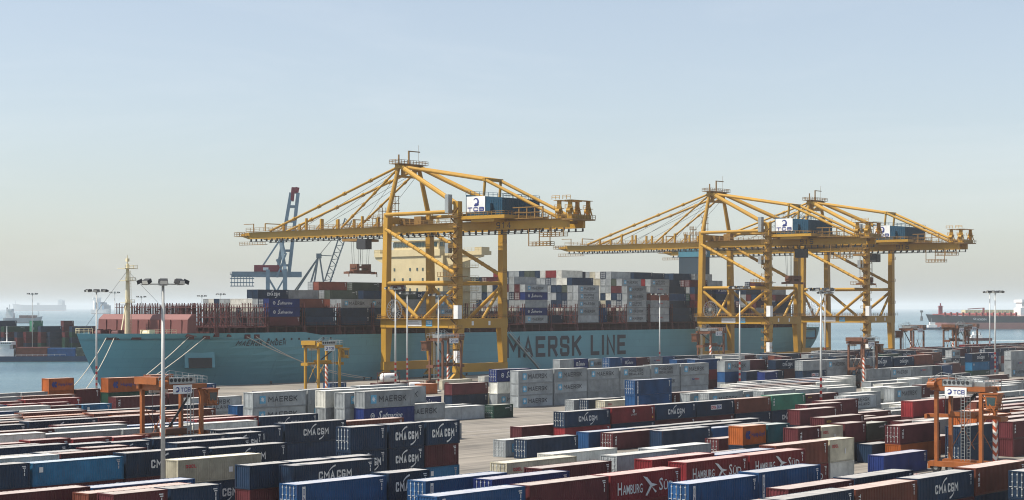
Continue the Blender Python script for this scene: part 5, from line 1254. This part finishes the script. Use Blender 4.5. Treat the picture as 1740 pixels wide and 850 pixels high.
row(195.2, [(1204, 40, 'M*g'), (_, 20, 'Mg'), (_, 40, 'gM'), (_, 40, 'gM'), (_, 40, 'wM'), (1640, 40, 'gt'), (_, 40, 'tg')], RY)
row(199.2, [(1173, 40, 'MM'), (_, 40, 'wM'), (_, 40, 'wM'), (_, 40, 'wn'), (1480, 40, 'gM'), (_, 40, 'wM')], RY)
row(203.2, [(1078.8, 40, 'b*bn'), (_, 40, 'T*t'), (_, 40, 'wt'), (_, 40, 'tk'), (_, 40, 'nt'), (1540, 40, 'wM'), (_, 40, 'gg')], RY)
row(207.6, [(1230, 40, 'nt'), (_, 40, 'tk'), (_, 40, 'kt'), (_, 40, 'wg'), (1640, 40, 'w')], RY)
row(211.8, [(1250, 40, 'wg'), (_, 40, 'nt'), (_, 40, 'Bt'), (_, 40, 'wg')], RY)
row(216.4, [(1240, 40, 'wn'), (1310, 40, 'gN'), (_, 40, 'rN'), (_, 40, 'wg')], RY)
row(221.0, [(1268, 40, 'gw'), (_, 40, 'Nn'), (_, 40, 'Bt'), (_, 40, 'wg')], RY)
row(226.0, [(1028, 40, 'C*'), (1290, 40, 'g'), (_, 40, 'N'), (_, 40, 'g')], RY)
row(229.6, [(999.5, 40, 'N*'), (1120, 40, 'w'), (1200, 40, 't')], RY)
row(233.4, [(838.6, 20, 'G*'), (974.7, 40, 'g*'), (1070, 20, 'q')], RY)
row(240.4, [(1476, 40, 'gM'), (_, 40, 'MM'), (_, 40, 'qM'), (_, 20, 'nn'), (_, 20, 'Bn'), (1583, 40, 'N')], RY)
row(247.4, [(1300, 20, 'dn'), (1364, 40, 'g*pn'), (_, 40, 'Mgg'), (_, 40, 'gMg'), (_, 40, 'NnM'), (_, 40, 'NtM'), (_, 40, 'ktt'), (1602, 40, 'tt'), (1652, 40, 'NLG'), (_, 20, 'Fdg'), (1718, 40, 'g*qM')], RY)
row(254.0, [(880.9, 40, 'MMM'), (_, 40, 'MMg'), (_, 40, 'Mgg'), (_, 40, 'Sgg'), (_, 40, 'SMg'), (_, 40, 'Mqg'), (1268, 20, 'nB'), (_, 40, 'nF')], RY)
row(258.4, [(1232, 40, 'MBg'), (_, 20, 'nd'), (1318, 40, 'Ntt'), (_, 40, 'nNM')], RY)
row(262.4, [(845, 40, 'F*wM'), (1262, 40, 'tkt'), (1420, 40, 'nnn'), (1500, 40, 'Gtt'), (1570, 40, 'ktk')], RY)
row(268.4, [(819, 20, 'C*'), ], RY)
fill(272, 1180, 1760, (2, 3), 'gnNMtGwB', RY, 11)
fill(280, 1150, 1800, (2, 3), 'nMgtkBN', RY, 12)
fill(290, 1120, 1500, (2, 3), 'gMwnFtN', RY, 13); fill(290, 1520, 1820, (3,), 'nNtkrT', RY, 113)
row(300.0, [(951, 20, 'gMt'), (_, 20, 'Fnt'), (_, 20, 'MgM'), (1036, 20, 'B*nt'), (_, 20, 'Ftg'), (_, 20, 'tnk'), (_, 20, 'qgn'), (_, 20, 'B*tn'), (_, 40, 'ptn'), (_, 20, 'g*gt'), (_, 40, 'Mgt')], RY)
fill(300, 1225, 1480, (2, 3), 'gMwnnB', RY, 14); fill(300, 1520, 1850, (2, 3), 'trnkU', RY, 114)
fill(308, 1180, 1460, (2,), 'gwnBM', RY, 15); fill(308, 1640, 1860, (3,), 'rtUk', RY, 115)
fill(330, 1150, 1320, (1,), 'gMwn', RY, 16, gap=.3); fill(326, 1380, 1500, (1, 2), 'Bgnw', RY, 116, gap=.2)
# ---- left block
row(125.0, [(504.1, 40, 'b*t'), (_, 20, 'Nt')], LY)
row(129.6, [(193, 20, 'tn'), (_, 20, 'nt')], LY)
row(133.4, [(149, 40, 'kt')], LY)
row(137.2, [(-42, 40, 'tn'), (100.2, 40, 'Bn')], LY)
row(141.0, [(499.9, 40, 'Nn')], LY)
row(144.7, [(425, 20, 'nt'), (493, 20, 'nt'), (_, 20, 'Nt')], LY)
row(148.4, [(596, 20, 'n*Nt'), (_, 20, 'NNn'), (_, 20, 'NtL')], LY)
row(155.0, [(303, 40, 'CN')], LY)
row(165.0, [(-120, 40, 'nt'), (48.7, 40, 'Lt'), (214.8, 40, 'Nt'), (_, 40, 'Nt')], LY)
row(170.0, [(-60, 40, 'wt'), (80, 40, 'tn')], LY)
row(174.6, [(-90, 40, 'Nt'), (50.6, 20, 'nt'), (_, 20, 'tn'), (300, 40, 'nt')], LY)
row(182.4, [(-30, 40, 'nt'), (78, 20, 'nn'), (_, 20, 'Nt'), (195, 40, 'Np'), (303, 20, 'Nt')], LY)
row(186.3, [(-70, 40, 'nt')], LY)
row(190.0, [(-100, 40, 'rt'), (40, 20, 'rt'), (_, 20, 'rt'), (_, 20, 'rt'), (369.6, 40, 'N*n'), (_, 40, 'Nn'), (_, 40, 'kt')], LY)
row(201.4, [(-60, 40, 'wg'), (70, 40, 'gw'), (_, 40, 'gt'), (300, 40, 'wt'), (700, 40, 'M')], LY)
row(206.6, [(-40, 40, 'tg'), (72, 40, 'gw'), (210, 40, 'Bt'), (315, 40, 'rt'), (_, 40, 'Nt'), ], LY)
row(210.4, [(618.8, 40, 'MFg')], LY)
row(213.6, [(100, 40, 'tr'), (300, 40, 'kn'), (585.7, 40, 'MgM'), (_, 40, 'Mg')], LY)
row(217.2, [(552.6, 40, 'wgg'), (_, 40, 'MMg')], LY)
row(221.5, [(-80, 40, 'nt'), (5, 40, 'Nt'), (_, 40, 'tn'), (_, 20, 'kt')], LY)
row(225.6, [(-60, 40, 'kt'), (60, 40, 'kt'), (200, 40, 'ot'), (430, 40, 'MMg'), (_, 40, 'gMg'), (_, 40, 'MgM')], LY)
row(230.4, [(-80, 40, 'gt'), (40, 40, 'tt'), (130, 40, 'kt'), (_, 40, 'kt')], LY)
row(235.0, [(-80, 40, 'kt'), (20, 40, 'ot'), (110, 40, 'ot'), (403, 20, 'Bn'), (754, 40, 'g'), ], LY)
row(240.0, [(-80, 40, 'wt'), (20, 40, 'kt'), (130, 40, 'Nt'), (_, 40, 'nt'), (767, 20, 'q')], LY)
row(249.0, [(-80, 40, 'Bt'), (25, 40, 'gt'), (718, 20, 'n')], LY)
row(256.6, [(-20, 40, 'wt'), (77.7, 20, 'T*t'), (_, 20, 'Lt'), (230, 40, 't'), (324.8, 40, 'S*M')], LY)
row(266.3, [(-40, 20, 'Bt'), (19.4, 20, 'Ht'), (_, 20, 'rt'), (120, 40, 'w'), (718, 20, 'F'), (768, 40, 'tn')], LY)
row(275.0, [(-60, 40, 'rt'), (20, 40, 'rt'), (197, 40, 'Tt'), (_, 20, 'tt')], LY)
row(289.0, [(-60, 40, 'gk'), (40, 40, 'kt'), (184.6, 40, 'OGt'), (_, 40, 'kt')], LY)
row(302.0, [(-60, 20, 'gt'), (_, 20, 'gt'), (_, 20, 'gk'), (23, 20, 'OOt'), (_, 20, 'tt'), (_, 20, 'OO'), (_, 20, 'OO'), (163.5, 20, 'O*Ot'), (330, 20, 'Bt')], LY)
row(312.0, [(440, 40, 'F'), (716, 20, 'o'), ], LY)
row(326.0, [(640, 40, 't'), (752, 40, 'C'), ], LY)
row(334.0, [(560, 20, 'B'), (823, 20, 'w*')], LY)
# ---- on the ship: bays given by their heights across the beam, near row first
def bay(i, heights, pals, doors=.2):
    a = SA + BAY0 + PITCH * i; rnd = random.Random(100 + i)
    for r, h in enumerate(heights):
        col = pals[r] if r < len(pals) else pals[-1]
        for j in range(h):
            c = col[min(j, len(col) - 1)] if r == 0 else rnd.choice(col)
            CONT.append(dict(a=a, b=SB + 1.4 + r * 2.52, z=16.9 + j * CH, k=40, t=c, d=rnd.random() < doors, zone='ship', tier=j, top=j == h - 1, bay=i, r=r))
GR = 'ggngtMgDggtgnw'
DK = 'ntnknBt'
bay(-8, [3, 3] + [3] * 10 + [0] * 6, ['tFF', 'gwgnq'])
for q in (2, 3): CONT.append(dict(a=SA + BAY0 - 8 * PITCH, b=SB + 1.4 + q * 2.52, z=16.9 + 3 * CH, k=40, t='N', d=False, zone='ship', tier=3, top=True, bay=-8, r=q))
bay(-7, [2, 2, 3, 4, 4, 4, 4, 4, 3, 3, 3, 2, 2, 2], ['nnn', 'gwngk'])
bay(-6, [3, 3, 4, 4, 5, 5, 4, 4, 4, 4, 4, 3, 3, 3], ['nnM', 'tngDgk'])
bay(-5, [2, 3, 4, 4, 5, 5, 5, 5, 4, 5, 5, 4, 4, 4, 4, 3], ['nnn', 'gDgMnkt'])
bay(-4, [1, 3, 3, 4, 4, 5, 5, 4, 5, 5, 4, 4, 4], ['n', 'gMtDg'])
bay(-3, [3, 4, 4, 3, 3, 4, 4, 4], ['nMMN', 'MNgn'])
bay(0, [5, 5] + [6] * 12, ['MFgFMq', GR, GR + 'n'])
bay(1, [0, 0, 1, 1, 1, 1], ['n', DK])
bay(2, [5, 6, 6] + [7] * 13, ['gMMSM', GR, GR, GR + 'nr'])
bay(3, [0, 0, 0, 2, 2, 2, 2, 7, 7, 7, 7, 7], ['n', DK, DK, DK, DK, DK, DK, 'nwN'])
bay(4, [5, 6, 6] + [7] * 12, ['MMSMM', GR + 'B', 'gDntg', 'wggtnC'])
bay(5, [6, 6, 6] + [7] * 12, ['qgqkqS', 'tr', 'wDgt', 'CwgtnB'])
bay(6, [2, 5, 6, 6, 6, 7, 7, 7, 7], ['nn', 'nBn', 'nnnBt', 'nntnn'])
bay(7, [5, 6, 6, 6, 7, 7, 7, 7], ['gnrtn', 'ntgBe', 'tgn', 'tgwn'])
bay(8, [5, 5, 6, 6, 7, 7], ['tMtnF', 'gFt', 'gwF'])
bay(10, [4, 4, 5, 5, 5, 5], ['ngtn', 'gnt'])
bay(11, [4, 5, 5, 5, 6, 6], ['gnnt', 'ngt'])
# ---- stacks on the opposite pier
rnd = random.Random(5)
def far_stack(px, D, n, k, pal):
    x, y, _z = at(px, D, 0); a, b = x * CT + y * ST, -x * ST + y * CT
    for j in range(n): CONT.append(dict(a=a, b=b, z=-.3 + j * CH, k=k, t=rnd.choice(pal), d=False, zone='far pier', tier=j, top=j == n - 1))
for px, n, k, pal in ((-30, 5, 40, 'nt'), (-8, 6, 40, 'nn'), (15, 5, 20, 'eGg'), (30, 5, 40, 'nnt'), (55, 6, 20, 'eeG'), (70, 5, 40, 'Gnn'), (96, 5, 40, 'tnn'), (108, 6, 20, 'rtG'), (128, 5, 40, 'nGt'), (150, 4, 40, 'tn')):
    far_stack(px, 868, n, k, pal)
    far_stack(px + 14, 858, max(1, n - 1), 40, 'ntnG')

# which of them does the photograph show, and how large: painter's pass over their outlines
GW, GH = 870, 425
buf = np.full((GH, GW), -1, np.int32)
def hull2(pts):
    pts = sorted(set(pts)); lo = []; up = []
    for p in pts:
        while len(lo) > 1 and (lo[-1][0] - lo[-2][0]) * (p[1] - lo[-2][1]) - (lo[-1][1] - lo[-2][1]) * (p[0] - lo[-2][0]) <= 0: lo.pop()
        lo.append(p)
    for p in reversed(pts):
        while len(up) > 1 and (up[-1][0] - up[-2][0]) * (p[1] - up[-2][1]) - (up[-1][1] - up[-2][1]) * (p[0] - up[-2][0]) <= 0: up.pop()
        up.append(p)
    return lo[:-1] + up[:-1]
order = []
for i, c in enumerate(CONT):
    L = LENS[c['k']]
    c['D'] = P(c['a'] + L / 2, c['b'] + CW / 2)[1]
    c['pts'] = [proj(P(c['a'] + dx, c['b'] + dy, c['z'] + dz)) for dx in (0, L) for dy in (0, CW) for dz in (0, CH)]
    order.append(i)
order.sort(key=lambda i: (-CONT[i]['b'], -CONT[i]['a'], CONT[i]['z']))
for i in order:
    h = hull2([(x / 2, y / 2) for x, y in CONT[i]['pts']])
    xs = [p[0] for p in h]; ys = [p[1] for p in h]
    x0, x1, y0_, y1_ = max(0, int(min(xs))), min(GW, int(max(xs)) + 1), max(0, int(min(ys))), min(GH, int(max(ys)) + 1)
    if x0 >= x1 or y0_ >= y1_: continue
    gx_, gy_ = np.meshgrid(np.arange(x0, x1) + .5, np.arange(y0_, y1_) + .5)
    ins = np.ones_like(gx_, bool)
    for p, q in zip(h, h[1:] + h[:1]): ins &= (q[0] - p[0]) * (gy_ - p[1]) - (q[1] - p[1]) * (gx_ - p[0]) >= 0
    buf[y0_:y1_, x0:x1][ins] = i
cnt = np.bincount(buf[buf >= 0], minlength=len(CONT))
for i, c in enumerate(CONT): c['vis'] = int(cnt[i])
rank = sorted((i for i in range(len(CONT)) if cnt[i] > 0), key=lambda i: -cnt[i])
print('containers', len(CONT), 'visible', len(rank), 'px of 320th', cnt[rank[min(319, len(rank) - 1)]])
SINGLE = set(rank[:320]); DETAIL = set(rank[:130])
# labels: say the look, then row, place along it and height in the stack
ORD = ['', 'first', 'second', 'third', 'fourth', 'fifth', 'sixth', 'seventh', 'eighth', 'ninth', 'tenth', 'eleventh', 'twelfth', 'thirteenth', 'fourteenth', 'fifteenth', 'sixteenth', 'seventeenth', 'eighteenth', 'nineteenth', 'twentieth']
TENS = {2: 'twenty', 3: 'thirty', 4: 'forty', 5: 'fifty', 6: 'sixty', 7: 'seventy'}
def od(n): return ORD[n] if n < len(ORD) else (TENS[n // 10] + '-' + ORD[n % 10] if n % 10 else TENS[n // 10].replace('y', 'ieth'))
zones = {}
for i, c in enumerate(CONT): zones.setdefault(c['zone'], set()).add(round(c['b'], 1))
rows_ = {z: {b: k + 1 for k, b in enumerate(sorted(s))} for z, s in zones.items()}
stacks = {}
for i, c in enumerate(CONT):
    if any(-5 < p[0] < 1745 for p in c['pts']): stacks.setdefault((c['zone'], round(c['b'], 1)), set()).add(round(c['a'], 1))
for i in sorted(SINGLE):
    c = CONT[i]; w = TYPES[c['t']][2]; w = w.replace('container', {20: 'short container', 40: 'long container', 45: 'extra long container'}[c['k']], 1)
    for s_, d_ in ((' with white lettering and two arcs', ' with white lettering'), (' with blue star square and dark lettering', ' with star square'), (' with star square and two dark lines of lettering', ' with two-line lettering'),
                   (' with pale lettering and bird sign', ' with bird sign'), (' with dark blue sign and lettering', ' with blue lettering'), (' with upright white letter strip', ' with white strip'), (' with small blue and red lettering', ' with red lettering'),
                   (' with upright white letters', ' with upright letters'), (' with small white plate', ' with white plate'), (' with small white lettering', ''), (' with small red lettering', ' with red lettering'), (' with white lettering panel', ' with white panel'), (' with white script lettering', ' with script lettering')):
        w = w.replace(s_, d_)
    b = round(c['b'], 1)
    if c['zone'] == 'ship':
        lab = '%s aboard, %s bay, %s row, %s tier' % (w, od(c['bay'] + 9), od(c['r'] + 1), od(c['tier'] + 1))
    elif c['zone'] == 'far pier':
        lab = '%s on far pier, %s tier, %s stack' % (w, od(c['tier'] + 1), od(1 + len([1 for q in CONT[:i] if q['zone'] == 'far pier' and q['tier'] == 0])))
    else:
        st = sorted(stacks.get((c['zone'], b), {round(c['a'], 1)})); k_ = st.index(round(c['a'], 1)) + 1 if round(c['a'], 1) in st else 1
        tr_ = 'top' if c['top'] else ('bottom' if c['tier'] == 0 else 'middle')
        lab = '%s, %s of %s stack, %s row, %s' % (w, tr_, od(k_), od(rows_[c['zone']][b]), c['zone'])
    c['label'] = lab
seen = {}
for i in SINGLE: seen.setdefault(CONT[i]['label'], []).append(i)
for l, v in seen.items():
    if len(v) > 1: print('same label', l, len(v))
GRP = {'ship': 'containers stacked on the ship', LY: 'containers in the left yard', RY: 'containers in the right yard', 'far pier': 'containers on the far pier'}
def setm(o, mats):
    for k, m in enumerate(mats): o.material_slots[k].link = 'OBJECT'; o.material_slots[k].material = m
for i in sorted(SINGLE):
    c = CONT[i]; pa, pr, wd = TYPES[c['t']]; k = c['k']; d = int(c['d'])
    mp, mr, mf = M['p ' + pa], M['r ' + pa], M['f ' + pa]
    jit = random.Random(i * 17 + 3); ja, jb = jit.uniform(-.06, .06), jit.uniform(-.09, .09); jr = jit.uniform(-.0045, .0045)
    loc = P(c['a'] + ja, c['b'] + jb, c['z'] + .004)
    hs_ = jit.choice((.96, 1.0, 1.0, 1.07, 1.07)) if c['top'] and c['zone'] != 'ship' else 1.0      # standard and high-cube boxes
    if i in DETAIL:
        o = empty('shipping_container', loc, TH)
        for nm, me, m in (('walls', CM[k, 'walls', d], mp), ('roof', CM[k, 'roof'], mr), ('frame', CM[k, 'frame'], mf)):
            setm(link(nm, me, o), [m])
        if d:
            for q in (0, 1):
                dr = link('door', CM['door'][q], o); setm(dr, [mp]); link('locking_bars', CM['bars'][q], dr)
    else:
        o = link('shipping_container', CM[k, 'whole', d]); o.location = loc; o.rotation_euler = (0, 0, TH); setm(o, [mp, mr, mf, M['bar']])
    if pr:
        for n_, me_ in print_mesh(pr, k): link(n_, me_, o)
    o.scale = (1, 1, hs_); o.rotation_euler = (0, 0, TH + jr)
    tag(o, c['label'], 'container', GRP[c['zone']])
# the rest, one mass: plain boxes with frames, roofs and prints
keys = sorted(PAINT); midx = {}; mats_ = []
for kk in keys:
    for pre in ('p ', 'r ', 'f '): midx[pre + kk] = len(mats_); mats_.append(M[pre + kk])
for x in PM: midx[x] = len(mats_); mats_.append(M[x])
midx['bar'] = len(mats_); mats_.append(M['bar'])
rest = MB()
box_cache = {}
def rest_box(L, door):
    if (L, door) in box_cache: return box_cache[L, door]
    mb = MB()
    x0, x1, y0, y1, z0, z1 = .05, L - .05, .05, CW - .05, .1, CH - .04
    mb.face([(x0, y0, z0), (x1, y0, z0), (x1, y0, z1), (x0, y0, z1)], 0); mb.face([(x1, y1, z0), (x0, y1, z0), (x0, y1, z1), (x1, y1, z1)], 0)
    mb.face([(x0, y1, z0), (x0, y0, z0), (x0, y0, z1), (x0, y1, z1)], 0); mb.face([(x1, y0, z0), (x1, y1, z0), (x1, y1, z1), (x1, y0, z1)], 0)
    mb.face([(x0, y0, z1), (x1, y0, z1), (x1, y1, z1), (x0, y1, z1)], 1)
    for x in (0, L - .16):
        for y in (0, CW - .16): mb.box(x, x + .16, y, y + .16, 0, CH, 2)
    mb.box(.16, L - .16, 0, .08, CH - .12, CH - .01, 2); mb.box(.16, L - .16, 0, .08, 0, .15, 2); mb.box(0, .08, .16, CW - .16, CH - .12, CH - .01, 2)
    if door:
        for y in (.45, .85, 1.55, 1.95): mb.box(.0, .05, y - .04, y + .04, .2, CH - .2, 3)
        for z in (.5, 1.2, 2.0): mb.box(.01, .05, .25, CW - .25, z, z + .07, 3)
    box_cache[L, door] = mb; return mb
pr_cache = {}
for i, c in enumerate(CONT):
    if i in SINGLE: continue
    if c['vis'] == 0 and c['zone'] == 'ship' and not c['top']: continue
    pa, pr, wd = TYPES[c['t']]; L = LENS[c['k']]; src = MB()
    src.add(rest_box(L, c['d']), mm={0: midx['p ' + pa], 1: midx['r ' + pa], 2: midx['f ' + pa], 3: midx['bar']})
    if pr and c['vis'] > 12:
        if (pr, L) not in pr_cache: pr_cache[pr, L] = print_mb(pr, L)
        for _n, q_ in pr_cache[pr, L]: src.add(q_, mm={q: midx[x] for q, x in enumerate(PM)})
    k0 = len(rest.v); a, b, z = c['a'], c['b'], c['z'] + .004
    rest.v += [((a + p[0]) * CT - (b + p[1]) * ST, (a + p[0]) * ST + (b + p[1]) * CT, z + p[2]) for p in src.v]
    rest.f += [tuple(k0 + j for j in q) for q in src.f]; rest.m += src.m
ro = rest.build('stacked_containers', mats_); tag(ro, 'remaining containers stacked far in the yard, aboard the ship and on the far pier', 'containers', kind='stuff')

# ------------------------------------------------------------------ tank containers near the crane
def tank(px, b, z, label):
    t = empty('tank_container', P(a_at(px, b), b, z), TH, label, 'tank', 'tank containers')
    L = 6.06; mb = MB()
    for x in (.05, L - .05):
        for y in (.05, CW - .05): mb.box(x - .06, x + .06, y - .06, y + .06, 0, 2.6)
        mb.box(x - .05, x + .05, 0, CW, 2.48, 2.6); mb.box(x - .05, x + .05, 0, CW, 0, .15)
    for y in (.05, CW - .05): mb.box(.1, L - .1, y - .05, y + .05, 2.5, 2.6); mb.box(.1, L - .1, y - .06, y + .06, 0, .14)
    mb.build('frame', M['p maroon'], t)
    mb = MB(); n = 16; rg = []
    for x, r in ((.35, .35), (.5, .85), (.8, 1.1), (1.1, 1.15), (L - 1.1, 1.15), (L - .8, 1.1), (L - .5, .85), (L - .35, .35)):
        rg.append([(x, CW / 2 + math.cos(2 * math.pi * j / n) * r, 1.32 + math.sin(2 * math.pi * j / n) * r) for j in range(n)])
    mb.loft(rg, close=True, cap=True); smooth(mb.build('vessel', M['ship white'], t))
    mb = MB(); put_text(mb, 'EXSIF', 2.6, 4.9, 1.2, 1.65, bold=.02, fn=lambda x, z: (x, CW / 2 - 1.18, z)); mb.build('lettering', M['dark print'], t)
tank(652, 322, 2.8, 'white tank container in a maroon frame, upper left one near the crane legs')
tank(694, 325, 0.0, 'white tank container behind the maroon box, lower right one near crane legs')
row_b = 322

# ------------------------------------------------------------------ haze over the whole harbour
mb = MB(); mb.box(-43500, 43500, -3600, 43500, -12.0, 110.0)
hz = mb.build('haze', [bpy.data.materials.new('haze air')]); tag(hz, kind='stuff')
hm = hz.data.materials[0]; hm.use_nodes = True
for n in list(hm.node_tree.nodes):
    if n.type == 'BSDF_PRINCIPLED': hm.node_tree.nodes.remove(n)
pv = hm.node_tree.nodes.new('ShaderNodeVolumePrincipled')
pv.inputs['Color'].default_value = (.86, .90, .93, 1); pv.inputs['Density'].default_value = 7.0e-5; pv.inputs['Anisotropy'].default_value = 0.0
out = [n for n in hm.node_tree.nodes if n.type == 'OUTPUT_MATERIAL'][0]
hm.node_tree.links.new(pv.outputs[0], out.inputs['Volume'])
